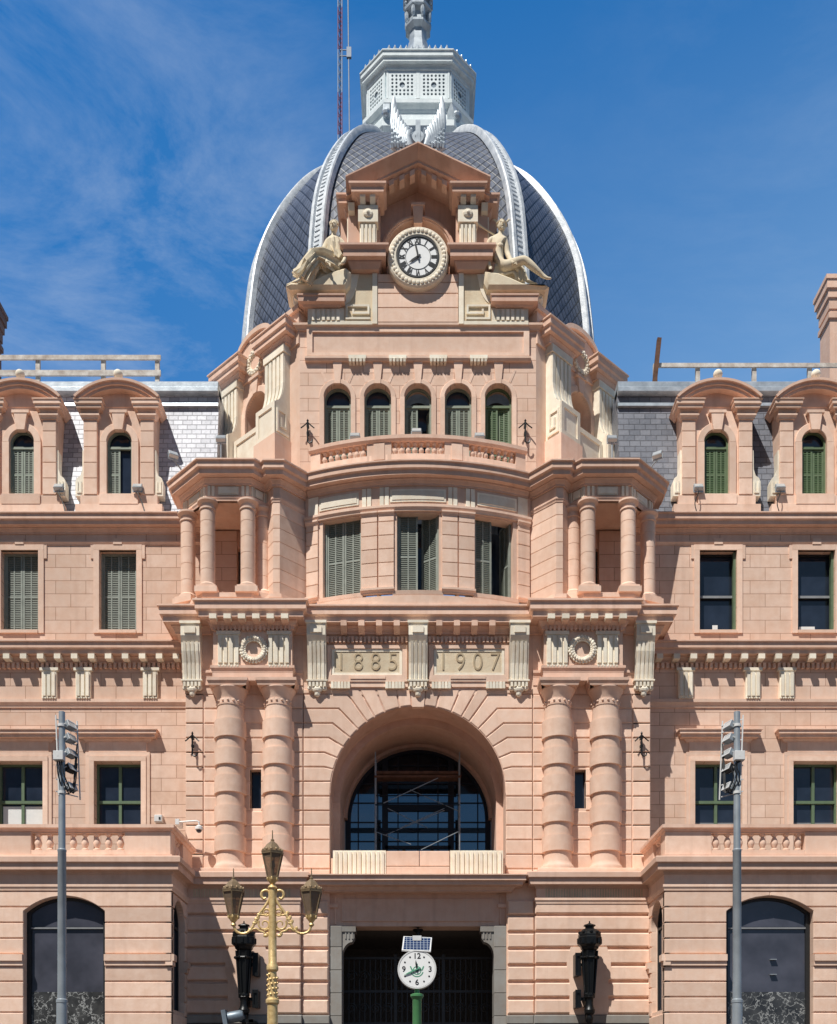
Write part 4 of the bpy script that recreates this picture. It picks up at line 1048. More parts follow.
# ---- chamfered drum faces -------------------------------------------------
A0, B0 = Vector((-4.84, 1.0, 0)), Vector((-8.68, 4.47, 0)); e = (B0 - A0).normalized(); L = (B0 - A0).length; nin = Vector((-e.y, e.x, 0))
if nin.y < 0: nin = -nin
MD = Matrix(((e.x, nin.x, 0, A0.x), (e.y, nin.y, 0, A0.y), (0, 0, 1, 0), (0, 0, 0, 1)))
for s in (-1, 1):
    ss = -s
    k = MB(ss, MD); k.wall(rect(0, L, 26.0, 33.3), [arch_poly(2.76, .72, 28.4, 30.9)], 0, .7); part(k, 'drum_wall', 'stone')
    k = MB(ss, MD); k.box(1.9, 3.6, .72, .8, 28.0, 32.0); part(k, 'niche_back', 'trim')
    k = MB(ss, MD); k.ring(2.76, 30.9, .72, .98, -.1, .05, n=22, c=.02)
    for q in (-1, 1): k.box(2.76 + q * .85 - .13, 2.76 + q * .85 + .13, -.1, .05, 28.4, 30.9)
    k.prism([(2.63, 31.6), (2.89, 31.6), (2.99, 32.2), (2.53, 32.2)], -.16, .05); k.box(2.41, 3.11, -.22, .05, 32.2, 32.32)
    part(k, 'niche_surround', 'stone')
    # parapet with a curved hump over the oculus
    hump = [(2.76 + 1.12 * math.cos(t), 33.45 + .62 * math.sin(t)) for t in [PI * i / 16 for i in range(17)]]
    top = [(L + .02, 33.42), (L + .02, 33.7), (4.0, 33.7)] + hump + [(1.5, 33.7), (-.02, 33.7), (-.02, 33.42)]
    k = MB(ss, MD); k.prism(top + [(0, 32.4), (L, 32.4)], -.08, .55)
    cap_ = [(L + .1, 33.7), (3.95, 33.7)] + [(2.76 + 1.16 * math.cos(t), 33.5 + .64 * math.sin(t)) for t in [PI * i / 16 for i in range(17)]] + [(1.57, 33.7), (-.1, 33.7)]
    k.prism([p for p in cap_] + [(x, z + .2) for x, z in reversed(cap_)], -.2, .6)
    part(k, 'parapet', 'stone')
    for u0, u1 in ((.5, 1.95), (3.6, 4.95)):
        k = MB(ss, MD)
        k.sweep([(u0, .2), (u0, -.3), (u1, -.3), (u1, .2)], [(o, z) for o, z in cornice(32.5, 33.3, .42, .4)]); part(k, 'drum_cornice', 'trim')
        k = MB(ss, MD)
        a, b = u0 + .1, u1 - .1
        k.prism_x([(.1, 32.5), (-.3, 32.5), (-.3, 31.0), (-.32, 30.75), (-.38, 30.5), (-.48, 30.25), (-.62, 30.08), (-.75, 30.0), (-.78, 29.9), (-.78, 28.6), (.1, 28.6)], a + .02, b - .02)
        for i in range(5):
            w_ = (b - a) / 5
            k.box(a + i * w_ + .03, a + (i + 1) * w_ - .04, -.36, -.2, 30.95, 32.15)
            k.prism_x([(-.2, 30.95), (-.36, 30.95), (-.38, 30.73), (-.44, 30.46), (-.54, 30.2), (-.5, 30.1), (-.2, 30.4)], a + i * w_ + .03, a + (i + 1) * w_ - .04)
        k.box(a - .03, b + .03, -.4, .1, 32.2, 32.5)
        k.wall(rect(a + .02, b - .02, 28.62, 29.96), [rect(a + .2, b - .2, 28.8, 29.76)], -.83, -.75)
        sc = part(k, 'scroll_buttress', 'cream')
        gk = MB(ss, MD)    # fret on the flank that faces the centre
        if u0 < 1:
            for y0, y1, z0, z1 in ((-.72, -.1, 28.75, 28.83), (-.72, -.64, 28.83, 29.7), (-.64, -.2, 29.62, 29.7), (-.28, -.2, 29.0, 29.62), (-.52, -.28, 29.0, 29.08), (-.52, -.44, 29.08, 29.4)):
                gk.box(a - .03, a + .1, y0, y1, z0, z1)
            part(gk, 'fret', 'cream', parent=sc)
        k = MB(ss, MD); k.box(a - .06, b + .06, -.88, .1, 26.0, 28.6); part(k, 'buttress_base', 'stone')
    k = MB(ss, MD); k.box(1.9, 3.66, -.5, -.2, 28.3, 29.75); k.wall(rect(1.9, 3.66, 28.32, 29.7), [rect(2.08, 3.5, 28.5, 29.5)], -.55, -.48); part(k, 'parapet_panel', 'cream')
    k = MB(ss, MD); k.box(1.9, 3.7, -.6, .1, 26.0, 28.3); part(k, 'buttress_base', 'stone')
    k = MB(ss, MD)
    for i in range(18):
        t = 2 * PI * i / 18
        for q in (0, 1): k.ball((2.76 + (.40 + q * .09) * math.cos(t + q * .15), -.14, 32.95 + (.40 + q * .09) * math.sin(t + q * .15)), (.075, .07, .075), 7, 5)
    k.ring(2.76, 32.95, .3, .5, -.12, 0, 0, 2 * PI, 28); part(k, 'wreath', 'cream', True)
    k = MB(ss, MD); k.disc(2.76, 32.95, .3, -.095, -.05); part(k, 'oculus', 'trim')
    k = MB(ss); k.box(-8.9, -8.55, 4.5, 15, 26, 33.4); k.box(-9.0, -8.5, 4.5, 15, 33.4, 33.75); part(k, 'drum_side_wall', 'stone')
    # corner strip between front and chamfer
k = MB(); k.prism_z([(-4.6, 1.6), (4.6, 1.6), (8.5, 4.9), (8.5, 15), (-8.5, 15), (-8.5, 4.9)], 33.0, 33.4); part(k, 'drum_roof', 'zinc')

# ---- dome ------------------------------------------------------------------
DC = 10.0
corners = [(-4.32, -7.85), (4.32, -7.85), (7.8, -4.3), (7.8, 4.3), (4.32, 7.85), (-4.32, 7.85), (-7.8, 4.3), (-7.8, -4.3)]
ctl = [(1.012, 33.0), (1.0, 35.8), (.985, 37.4), (.945, 39.8), (.85, 42.05), (.69, 44.35), (.525, 45.75), (.4, 46.3), (.3, 46.6), (.2, 46.75)]
def cr(p0, p1, p2, p3, t):
    return .5 * ((2 * p1) + (-p0 + p2) * t + (2 * p0 - 5 * p1 + 4 * p2 - p3) * t * t + (-p0 + 3 * p1 - 3 * p2 + p3) * t ** 3)
prof = []
for i in range(len(ctl) - 1):
    q = [ctl[max(0, i - 1)], ctl[i], ctl[i + 1], ctl[min(len(ctl) - 1, i + 2)]]
    for j in range(5):
        t = j / 5; prof.append((cr(*[a[0] for a in q], t), cr(*[a[1] for a in q], t)))
prof.append(ctl[-1])
dv, df, duv = [], [], []
for ci in range(8):
    a, b = corners[ci], corners[(ci + 1) % 8]; w = math.hypot(b[0] - a[0], b[1] - a[1]); mid = math.hypot((a[0] + b[0]) / 2, (a[1] + b[1]) / 2)
    o = len(dv); v = 0
    for i, (k_, z) in enumerate(prof):
        if i: v += math.hypot((prof[i][0] - prof[i - 1][0]) * mid, prof[i][1] - prof[i - 1][1])
        dv += [(a[0] * k_, DC + a[1] * k_, z), (b[0] * k_, DC + b[1] * k_, z)]; duv += [(-w / 2 * k_, v), (w / 2 * k_, v)]
        if i: n = o + 2 * i; df.append([n - 2, n - 1, n + 1, n])
dm = MB(); dm.v = dv; dm.f = df; dm.t = [.5] * len(df)
dome = dm.build('dome', M['slate'], B, True, uv=duv)
for ci, c in enumerate(corners):
    c = Vector((c[0], c[1], 0)); rad = c.normalized(); tg = Vector((-rad.y, rad.x, 0)); rb = MB(); fil = MB()
    sec = [(-.39, -.1), (-.39, .12), (-.35, .18), (-.21, .18), (-.17, .06), (.17, .06), (.21, .18), (.35, .18), (.39, .12), (.39, -.1)]; m_ = len(sec); vs = []; 
    pl = [p for p in prof if p[0] > .3]
    for i, (k_, z) in enumerate(pl):
        p = Vector((c.x * k_, DC + c.y * k_, z)); a = pl[max(0, i - 1)]; b = pl[min(len(pl) - 1, i + 1)]
        d = Vector((c.x * (b[0] - a[0]), c.y * (b[0] - a[0]), b[1] - a[1])).normalized(); nn = tg.cross(d)
        if nn.dot(rad) < 0 and nn.z < 0: nn = -nn
        if nn.z < -.01: nn = -nn
        wv = .62 + .38 * k_
        for u, h in sec: vs.append(p + tg * u * wv + nn * h)
    fs = [[i * m_ + j, i * m_ + (j + 1) % m_, (i + 1) * m_ + (j + 1) % m_, (i + 1) * m_ + j] for i in range(len(pl) - 1) for j in range(m_)] + [list(range(m_)), [(len(pl) - 1) * m_ + j for j in range(m_)]]
    rb.add(vs, fs)
    # small cleats along the flutes
    cum = 0
    for i in range(1, len(pl)):
        a, b = pl[i - 1], pl[i]; pa_, pb_ = Vector((c.x * a[0], DC + c.y * a[0], a[1])), Vector((c.x * b[0], DC + c.y * b[0], b[1])); d = pb_ - pa_
        nn = tg.cross(d.normalized()); nn = -nn if nn.z < -.01 or (abs(nn.z) < .01 and nn.dot(rad) < 0) else nn
        n_ = max(1, int(d.length / .2))
        for j in range(n_):
            p = pa_.lerp(pb_, (j + .5) / n_) + nn * .085; wv = .62 + .38 * a[0]; u = d.normalized() * .06
            rb.add([p + tg * e_ * .145 * wv + u * f_ + nn * g_ for g_ in (-.05, .012) for e_, f_ in ((-1, -1), (1, -1), (1, 1), (-1, 1))], [(0, 1, 2, 3), (4, 5, 6, 7), (0, 1, 5, 4), (1, 2, 6, 5), (2, 3, 7, 6), (3, 0, 4, 7)])
    part(rb, 'rib', 'rib_zinc', True, parent=dome)

# ---- lantern ---------------------------------------------------------------
def octo(a, h): return [(-a, DC - h), (a, DC - h), (h, DC - a), (h, DC + a), (a, DC + h), (-a, DC + h), (-h, DC + a), (-h, DC - a)]
lo = octo(1.5, 2.4)
k = MB(); k.prism_z(lo, 46.2, 50.9); k.sweep(octo(1.56, 2.5), mould(46.9, 47.6, .35), True); k.sweep(lo, band(47.75, 48.3, .08), True); k.sweep(lo, mould(48.3, 48.75, .28), True); k.sweep(lo, mould(48.75, 48.95, .1), True)
k.sweep(lo, mould(50.22, 50.34, .12), True)
lan = part(k, 'lantern', 'zinc_white')
k = MB(); k.sweep(lo, cornice(50.3, 50.98, .42, .3), True); part(k, 'lantern_cornice', 'zinc_white', parent=lan)
for ci in range(8):
    a, b = Vector((*lo[ci], 0)), Vector((*lo[(ci + 1) % 8], 0)); u = (b - a).normalized(); nrm = Vector((u.y, -u.x, 0)); W = (b - a).length
    Ml = Matrix(((u.x, -nrm.x, 0, a.x), (u.y, -nrm.y, 0, a.y), (0, 0, 1, 0), (0, 0, 0, 1)))
    np_ = 2 if W > 2 else 1; pw = W / np_
    for q in range(np_):
        x0, x1, z0, z1 = q * pw + .09, (q + 1) * pw - .09, 48.97, 50.22; k = MB(1, Ml); holes = []
        cx, cz = (x0 + x1) / 2, (z0 + z1) / 2; sx_ = (x1 - x0) / 2 - .1; sz_ = (z1 - z0) / 2 - .1
        for i in (-1, 0, 1):
            for j in (-1, 0, 1):
                hx, hz = cx + i * sx_ * .66, cz + j * sz_ * .66
                if i == 0 and j == 0: rr = .15; holes.append([(hx + rr * .9 * math.cos(t), hz + rr * math.sin(t)) for t in [2 * PI * n_ / 8 for n_ in range(8)]])
                else:
                    for d1 in (-1, 1):
                        for d2 in (-1, 1):
                            hh = .062; qx, qz = hx + d1 * sx_ * .17, hz + d2 * sz_ * .17
                            holes.append([(qx + hh * math.cos(t), qz + hh * 1.15 * math.sin(t)) for t in [2 * PI * n_ / 5 + (d1 + d2) for n_ in range(5)]])
        k.wall(rect(x0, x1, z0, z1), holes, -.09, -.05); part(k, 'lattice_panel', 'zinc_white', parent=lan)
        k = MB(1, Ml); k.box(x0 + .02, x1 - .02, -.045, -.02, z0 + .02, z1 - .02); part(k, 'panel_backing', 'grey_metal', parent=lan)
    for q in range(np_ + 1):
        k = MB(1, Ml); k.box(max(0, q * pw - .085), min(W, q * pw + .085), -.1, .0, 48.9, 50.25); part(k, 'lantern_post', 'zinc_white', parent=lan)
    k = MB(1, Ml); n_ = max(4, int(W / .26)); 
    for i in range(n_): x = (i + .5) * W / n_; k.ball((x, -.34, 51.05), (.085, .06, .1), 7, 5); k.ball((x, -.34, 51.15), (.04, .04, .07), 6, 5)
    part(k, 'cresting', 'zinc', True, parent=lan)
    k = MB(1, Ml); k.prism_x([(0, 47.7), (-.55, 47.7), (-.6, 47.95), (-.42, 48.1), (-.3, 48.5), (0, 48.7)], -.16, .16); k.ball((0, -.5, 47.85), (.22, .2, .2), 10, 6); part(k, 'corner_volute', 'zinc', parent=lan)
k = MB(); k.lathe([(2.6, 50.9), (2.2, 51.3), (1.5, 51.8), (1.0, 52.6), (.62, 53.4), (.5, 54.0)], 0, DC, 8, rot=PI / 8); part(k, 'lantern_roof', 'zinc', parent=lan)
k = MB(); k.lathe([(.48, 53.8), (.46, 54.3), (.44, 54.6), (.66, 54.75), (.66, 54.86), (.5, 54.95), (.48, 55.35), (.62, 55.5), (.72, 55.55), (.72, 55.7), (.5, 55.76), (.5, 56.0), (.8, 56.15), (.8, 56.4), (.6, 56.7), (.4, 57.1), (.16, 57.6), (.1, 58.4), (.02, 59)], 0, DC, 8, rot=PI / 8)
for i in range(8):
    a = PI / 8 + i * PI / 4; k.box(.0, .01, DC, DC + .01, 55, 55.01); k.ball((.6 * math.cos(a), DC + .6 * math.sin(a), 55.25), (.12, .12, .28), 7, 6); k.ball((.66 * math.cos(a), DC + .66 * math.sin(a), 55.92), (.08, .08, .1), 6, 5)
part(k, 'finial', 'zinc', parent=lan)

# ---- clock gable -------------------------------------------------------------
GY = .85; GD = 40.9
def gx(px): return SX(px, GD)
def gz(py): return SZ(py, GD)
ccx, ccz = 0.0, SZ(256, 40.5)
k = MB(); k.box(-1.66, 1.66, GY, 3.4, 33.05, 35.05)
for i, (a, b) in enumerate(((33.12, 33.72), (33.72, 34.3), (34.3, 34.75), (34.75, 35.1))): k.cbox(-1.64, 1.64, GY - .06, GY + .1, a + .012, b - .012, .015)
part(k, 'gable_wall', 'stone')
# upper wall with arched recess
acz = SZ(241, 40.75); k = MB()
k.wall([(-1.75, 34.9), (1.75, 34.9), (1.75, 38.05), (2.5, 38.05), (0, 39.2), (-2.5, 38.05), (-1.75, 38.05)], [arch_poly(0, 1.3, 34.92, acz, n=28)], GY + .75, GY + 1.3); k.box(-1.7, 1.7, GY + 1.2, 3.6, 34.8, 38.0)
k.ring(0, acz, 1.3, 1.52, GY + .4, GY + .8, n=30, c=.02); k.ring(0, acz, 1.36, 1.44, GY + .34, GY + .5, n=30, c=.01)
for q in (-1, 1): k.box(q * 1.41 - .11, q * 1.41 + .11, GY + .4, GY + .8, 34.95, acz)
k.prism([(-.17, acz + 1.0), (.17, acz + 1.0), (.22, acz + 1.72), (-.22, acz + 1.72)], GY + .2, GY + .8); k.box(-.28, .28, GY + .17, GY + .8, acz + 1.723, acz + 1.83)
part(k, 'clock_niche', 'red')
# clock
k = MB(); k.ring(0, ccz, .84, 1.24, GY - .34, GY + 1.22, 0, 2 * PI, 56, .06)
for i in range(40):
    a = 2 * PI * i / 40; k.ball((1.06 * math.cos(a), GY - .35, ccz + 1.06 * math.sin(a)), (.085, .05, .085), 7, 5)
ck = part(k, 'clock_ring', 'cream', True, label='round cream stone ring holding the tower clock')
k = MB(); k.disc(0, ccz, .86, GY - .31, GY + 1.2, 56); dial = part(k, 'dial', 'white', parent=ck)
k = MB()
k.ring(0, ccz, .80, .86, GY - .34, GY - .30, 0, 2 * PI, 56); k.ring(0, ccz, .775, .79, GY - .325, GY - .30, 0, 2 * PI, 56); k.ring(0, ccz, .5, .515, GY - .325, GY - .30, 0, 2 * PI, 48)
for i in range(60):
    a = 2 * PI * i / 60; p0 = Vector((.75 * math.cos(a), GY - .318, ccz + .75 * math.sin(a))); p1 = Vector((.79 * math.cos(a), GY - .318, ccz + .79 * math.sin(a))); k.bar(p0, p1, .014, .01)
for i, t in enumerate(('XII', 'I', 'II', 'III', 'IIII', 'V', 'VI', 'VII', 'VIII', 'IX', 'X', 'XI')):
    a = -2 * PI * i / 12; add_text(k, t, .30, .64 * math.sin(-a), GY - .318, ccz + .64 * math.cos(a), a, .004, .014, .62)
part(k, 'numerals', 'black', parent=ck)
def hand(mb, ang, l, w, y, cx, cz, tail=.12):
    c, s_ = math.sin(ang), math.cos(ang)
    pts = [(-w / 2, -tail), (w / 2, -tail), (w / 2 * 1.2, l * .6), (0, l), (-w / 2 * 1.2, l * .6)]
    mb.prism([(cx + x * s_ + z * c, cz - x * c + z * s_) for x, z in pts], y, y + .015)
k = MB(); hand(k, R(348), .66, .06, GY - .37, 0, ccz, .15); part(k, 'minute_hand', 'black', parent=ck)
k = MB(); hand(k, R(236), .46, .07, GY - .35, 0, ccz); part(k, 'hour_hand', 'black', parent=ck)
k = MB(); k.disc(0, ccz, .05, GY - .39, GY - .3, 16); part(k, 'hub', 'black', parent=ck)
for s in (-1, 1):
    x0, x1 = 1.62, 2.84    # inner pilaster zone and ledge
    k = MB(s); k.box(1.55, 2.85, GY - .02, 3.2, 34.6, 37.95); k.box(2.85, 3.2, GY + .55, 3.2, 35.2, 37.9); part(k, 'gable_pier', 'red')
    k = MB(s); k.sweep([(1.6, GY + .3), (1.6, GY - .25), (2.72, GY - .25), (2.72, GY + .9)] if s > 0 else [(1.6, GY + .3), (1.6, GY - .25), (2.72, GY - .25), (2.72, GY + .9)], [(-.5, 35.12), (0, 35.12), (.05, 35.22), (.12, 35.34), (.12, 35.4), (.3, 35.42), (.3, 35.68), (.33, 35.7), (.42, 35.78), (.42, 35.86), (-.5, 35.87)]); part(k, 'ledge', 'red')
    k = MB(s); k.box(1.68, 2.36, GY - .34, GY, 35.86, 36.9)
    for i in range(4): k.box(1.73 + i * .16, 1.73 + i * .16 + .1, GY - .4, GY - .3, 35.95, 36.82)
    k.box(1.62, 2.42, GY - .44, GY, 36.9, 37.56); k.ball((2.02, GY - .46, 37.23), (.2, .07, .17), 10, 6); k.ball((2.02, GY - .5, 37.23), (.08, .07, .08), 8, 5)
    for xx in (1.72, 2.12): k.prism_x([(GY, 37.56), (GY - .42, 37.6), (GY - .6, 37.76), (GY - .6, 37.92), (GY, 37.92)], xx, xx + .22)
    k.box(2.5, 2.9, GY + .05, GY + .5, 35.86, 37.5); k.prism_x([(GY + .2, 37.45), (GY - .2, 37.55), (GY - .3, 37.8), (GY + .2, 37.8)], 2.58, 2.84)
    part(k, 'fluted_pilaster', 'cream')
    k = MB(s); k.sweep([(1.66, GY + .4), (1.66, GY - .42), (2.40, GY - .42), (2.40, GY + .1), (2.95, GY + .1), (2.95, 3.0)], [(-.6, 37.72), (.0, 37.72), (.04, 37.8), (.1, 37.86), (.28, 37.88), (.28, 38.06), (.31, 38.08), (.38, 38.14), (.38, 38.22), (-.6, 38.23)]); part(k, 'entablature', 'red')
    # lower cream panel with fret, pedestal and statue base
    k = MB(s); k.box(1.66, 3.4, GY - .03, GY + .6, 33.02, 35.1); cpn = part(k, 'side_panel', 'cream_rough')
    k = MB(s)
    k.box(1.66, 1.86, GY - .1, GY, 33.04, 35.1); k.box(1.86, 4.5, GY - .08, GY, 33.02, 33.16); 
    fx = [(1.95, 2.95, 33.36, 33.44), (2.87, 2.95, 33.44, 33.96), (1.98, 2.87, 33.88, 33.96), (1.98, 2.06, 33.58, 33.88), (2.06, 2.68, 33.58, 33.66), (2.6, 2.68, 33.66, 33.78)]
    for a, b, c, d in fx: k.box(a, b, GY - .1, GY, c - .14, d - .14)
    k.box(3.02, 4.5, GY - .05, 3.0, 33.04, 33.7)
    for i in range(6): k.box(3.2 + i * .2, 3.2 + i * .2 + .12, GY - .11, GY, 33.18, 33.62)
    # concave quarter scroll behind the statue
    sc = [(3.0, 33.98), (4.8, 33.98), (5.05, 34.1), (5.1, 34.3), (4.95, 34.5), (4.4, 34.56), (3.7, 34.75), (3.2, 35.0), (2.72, 35.1), (2.4, 35.08)] + [(2.45 + .75 * (1 - math.cos(t)) * .9 , 35.08 - 1.25 * math.sin(t)) for t in [PI / 2 * i / 8 for i in range(1, 9)]]
    k.prism(sc, GY - .06, GY + .9); k.ball((4.95, GY + .3, 34.25), (.2, .4, .22), 12, 8)
    part(k, 'scroll_panel', 'cream')
    k = MB(s); k.sweep([(3.18, GY + .6), (3.18, GY - .15), (4.66, GY - .15), (4.66, GY + 2)], [(-.5, 33.68), (0, 33.68), (.05, 33.74), (.2, 33.76), (.2, 33.94), (.24, 33.98), (.24, 34.04), (-.5, 34.05)]); k.box(3.2, 4.64, GY - .1, GY + 1.5, 33.7, 34.03); part(k, 'pedestal_cornice', 'red')
    # raking cornice
    rk = MB(s); n_ = Vector((2.9, -1.36)).normalized()
    pr = [(.2, -.62), (-.28, -.62), (-.3, -.52), (-.46, -.5), (-.46, -.40), (-.5, -.38), (-.86, -.06), (-.86, .0), (1.8, .0), (1.8, -.62)]
    pa, pb = Vector((0, 39.74)), Vector((2.9, 38.38)); vs = []
    for p in (pa, pb):
        for y, h in pr: vs.append((p.x, GY + y, p.y + h * .95))
    m_ = len(pr); rk.add(vs, [list(range(m_)), list(range(m_, 2 * m_))] + [[i, (i + 1) % m_, m_ + (i + 1) % m_, m_ + i] for i in range(m_)]); part(rk, 'raking_cornice', 'red')
    for i in range(6):
        dn = MB(s)
        t = .08 + i * .145; p = pa.lerp(pb, t) + Vector((0, -.56)); dn.add([(p.x + a, GY + y, p.y + b - a * .476) for y in (-.34, .05) for a, b in ((-.1, -.2), (.1, -.2), (.1, .0), (-.1, .0))], [(0, 1, 2, 3), (4, 5, 6, 7), (0, 1, 5, 4), (1, 2, 6, 5), (2, 3, 7, 6), (3, 0, 4, 7)])
        part(dn, 'gable_dentil', 'trim')
k = MB(); k.prism([(-2.6, 38.0), (2.6, 38.0), (0, 39.3)], GY + .78, 3.6); part(k, 'tympanum', 'red')
# winged wheel on the apex
for s in (-1, 1):
    k = MB(s)
    tips = [(.98, 43.25), (.93, 42.95), (.84, 42.68), (.74, 42.45), (.64, 42.25), (.54, 42.1), (.44, 41.95), (.36, 41.8)]
    for i, (tx, tz) in enumerate(tips):
        bx = 1.0 - .085 * i; bz = 41.25 - .0 * i
        k.tube([(bx - .08, .74 - .015 * i, bz - .1), (bx + .03, .72 - .015 * i, bz + (tz - bz) * .45), (tx + .01, .74 - .015 * i, bz + (tz - bz) * .85), (tx - .02, .76 - .015 * i, tz)], [.11, .125, .10, .03], 8, .45)
    k.prism([(.96, 43.1), (1.05, 42.2), (1.07, 41.3), (.95, 40.9), (.5, 40.8), (.28, 41.1), (.38, 41.6), (.58, 42.0), (.8, 42.5)], .77, .84)
    for r_ in range(4):
        for i in range(7):
            x = .34 + .115 * i - .03 * r_ * (i < 3); zz = 41.15 + .2 * r_ + .05 * (i % 2)
            k.tube([(x, .66 + .02 * r_, zz - .1), (x + .02, .62 + .02 * r_, zz + .06), (x + .03, .66 + .02 * r_, zz + .2)], [.05, .07, .02], 6, .6)
    k.tube([(.32, .8, 41.25), (.62, .78, 40.95), (.98, .78, 41.2), (1.02, .78, 41.9)], [.12, .2, .16, .05], 8, .6)
    k.v = [(a_, b_, c_ - .95) for a_, b_, c_ in k.v]; part(k, 'apex_wing', 'zinc', True)
k = MB(); k.ring(0, 40.55, .12, .24, .62, .9, 0, 2 * PI, 20); k.box(-.1, .1, .6, .95, 39.3, 41.2)
part(k, 'apex_post', 'zinc')

# ================================================================ statues
def skin_body(name, pts, edges, mat, parent, fingers=(), extra=None, sub=2):
    bm = bmesh.new(); vm = {}
    for k, (p, r) in pts.items(): vm[k] = bm.verts.new(p)
    for a, b in edges: bm.edges.new((vm[a], vm[b]))
    me = bpy.data.meshes.new(name + '_skeleton'); bm.verts.index_update(); idx = {k: v.index for k, v in vm.items()}; bm.to_mesh(me); bm.free()
    ob = bpy.data.objects.new(name, me); COL.objects.link(ob)
    md = ob.modifiers.new('Skin', 'SKIN'); md.use_smooth_shade = True
    for k, i in idx.items():
        d = me.skin_vertices[0].data[i]; r = pts[k][1]; d.radius = (r, r) if not isinstance(r, tuple) else r; d.use_root = (k == 'pelvis')
    sb = ob.modifiers.new('Sub', 'SUBSURF'); sb.levels = sub; sb.render_levels = sub
    dg = bpy.context.evaluated_depsgraph_get(); ev = bpy.data.meshes.new_from_object(ob.evaluated_get(dg))
    mb = MB(); mb.v = [tuple(v.co) for v in ev.vertices]; mb.f = [list(p.vertices) for p in ev.polygons]; mb.t = [.5] * len(mb.f)
    bpy.data.objects.remove(ob); bpy.data.meshes.remove(me); bpy.data.meshes.remove(ev)
    for base, dirs, r in fingers:
        for d in dirs:
            b = Vector(base); d = Vector(d); m = b + d * .55 + Vector((0, -.01, .012)); mb.tube([b, m, b + d + Vector((0, 0, -.02))], [r, r * .95, r * .7], 6)
    if extra: extra(mb)
    o = mb.build(name, M[mat], parent, True); return o
def drape(mb, path, radii, folds=9, amp=.05, n=36, flat=.8):
    """hanging cloth: lofted tube with rippled folds that deepen along the path"""
    P = [Vector(p) for p in path]; vs = []; m = len(P); up = Vector((0, 1, 0))
    for i, p in enumerate(P):
        d = (P[min(i + 1, m - 1)] - P[max(i - 1, 0)]).normalized(); a = d.cross(up).normalized(); b = a.cross(d).normalized()
        for k in range(n):
            t = 2 * PI * k / n; r = radii[i] * (1 + amp * (1 + 1.6 * i / m) * math.sin(folds * t + .9 * i + math.sin(i * 1.7)))
            vs.append(p + a * r * math.cos(t) + b * r * flat * math.sin(t))
    mb.add(vs, [[i * n + k, i * n + (k + 1) % n, (i + 1) * n + (k + 1) % n, (i + 1) * n + k] for i in range(m - 1) for k in range(n)] + [list(range(n)), [(m - 1) * n + k for k in range(n)]])
SD = 40.9
def sp(px, py, y): return Vector((SX(px, 40 + y), y, SZ(py, 40 + y)))
def head_bits(c, yaw=0, s=1.0):
    def f(mb):
        q = Matrix.Translation(c) @ Matrix.Rotation(yaw, 4, 'Z')
        m2 = MB(1, q)
        m2.ball((0, -.02 * s, -.01), (.145 * s, .175 * s, .205 * s), 16, 12)
        m2.tube([(0, -.18 * s, .04 * s), (0, -.225 * s, -.03 * s), (0, -.19 * s, -.05 * s)], [.022 * s, .034 * s, .02 * s], 8)
        for e in (-1, 1):
            m2.ball((e * .055 * s, -.165 * s, .02 * s), (.03 * s, .018 * s, .016 * s), 8, 6); m2.tube([(e * .02 * s, -.185 * s, .05 * s), (e * .1 * s, -.155 * s, .05 * s)], .016 * s, 6)
            m2.ball((e * .145 * s, .0, .0), (.02 * s, .035 * s, .05 * s), 8, 6)
        m2.tube([(-.045 * s, -.175 * s, -.095 * s), (0, -.19 * s, -.092 * s), (.045 * s, -.175 * s, -.095 * s)], .014 * s, 6); m2.ball((0, -.14 * s, -.165 * s), (.055 * s, .045 * s, .04 * s), 8, 6)
        mb.add(m2.v, m2.f)
    return f
# draped woman reclining to the left of the clock
W = thing('statue', 'seated stone woman in folded drapery left of the clock', 'statue', group=None)
y = .75
wp = {'pelvis': (sp(338, 266, y + .1), .27), 'waist': (sp(335.8, 256.5, y), .19), 'chest': (sp(334.6, 246.5, y), (.30, .26)), 'collar': (sp(334, 240.5, y), .15), 'neck': (sp(333.8, 236, y - .02), .085), 'head': (sp(334, 229, y - .04), .14),
      's1': (sp(327.4, 242.5, y), .135), 'e1': (sp(321.8, 254, y - .14), .115), 'w1': (sp(326, 261, y - .5), .075), 'h1': (sp(327.8, 263.2, y - .58), .075),
      's2': (sp(341, 241.5, y + .02), .135), 'e2': (sp(347, 252.5, y - .1), .115), 'w2': (sp(344, 261, y - .45), .075), 'h2': (sp(341.5, 264, y - .55), .075),
      'l1': (sp(333, 265, y - .15), .24), 'k1': (sp(315.5, 257, y - .5), .17), 'a1': (sp(304, 275, y - .45), .075), 't1': (sp(297.5, 281, y - .6), .055), 'u1': (sp(294, 282.2, y - .66), .04),
      'l2': (sp(335, 270, y + .12), .2), 'k2': (sp(317, 266, y + .1), .15), 'a2': (sp(301, 279, y + .05), .075), 't2': (sp(291.5, 283.5, y - .05), .055), 'u2': (sp(286.5, 285.2, y - .08), .038)}
we = [('pelvis', 'waist'), ('waist', 'chest'), ('chest', 'collar'), ('collar', 'neck'), ('neck', 'head'), ('collar', 's1'), ('s1', 'e1'), ('e1', 'w1'), ('w1', 'h1'), ('collar', 's2'), ('s2', 'e2'), ('e2', 'w2'), ('w2', 'h2'),
      ('pelvis', 'l1'), ('l1', 'k1'), ('k1', 'a1'), ('a1', 't1'), ('t1', 'u1'), ('pelvis', 'l2'), ('l2', 'k2'), ('k2', 'a2'), ('a2', 't2'), ('t2', 'u2')]
fg = [(wp['h1'][0], [(.1 + .01 * i, -.05, -.06 + .035 * i - .1) for i in range(4)] + [(.0, -.09, -.05)], .02), (wp['h2'][0], [(-.12, -.05, -.1 + .035 * i) for i in range(4)] + [(-.03, -.09, -.08)], .02)]
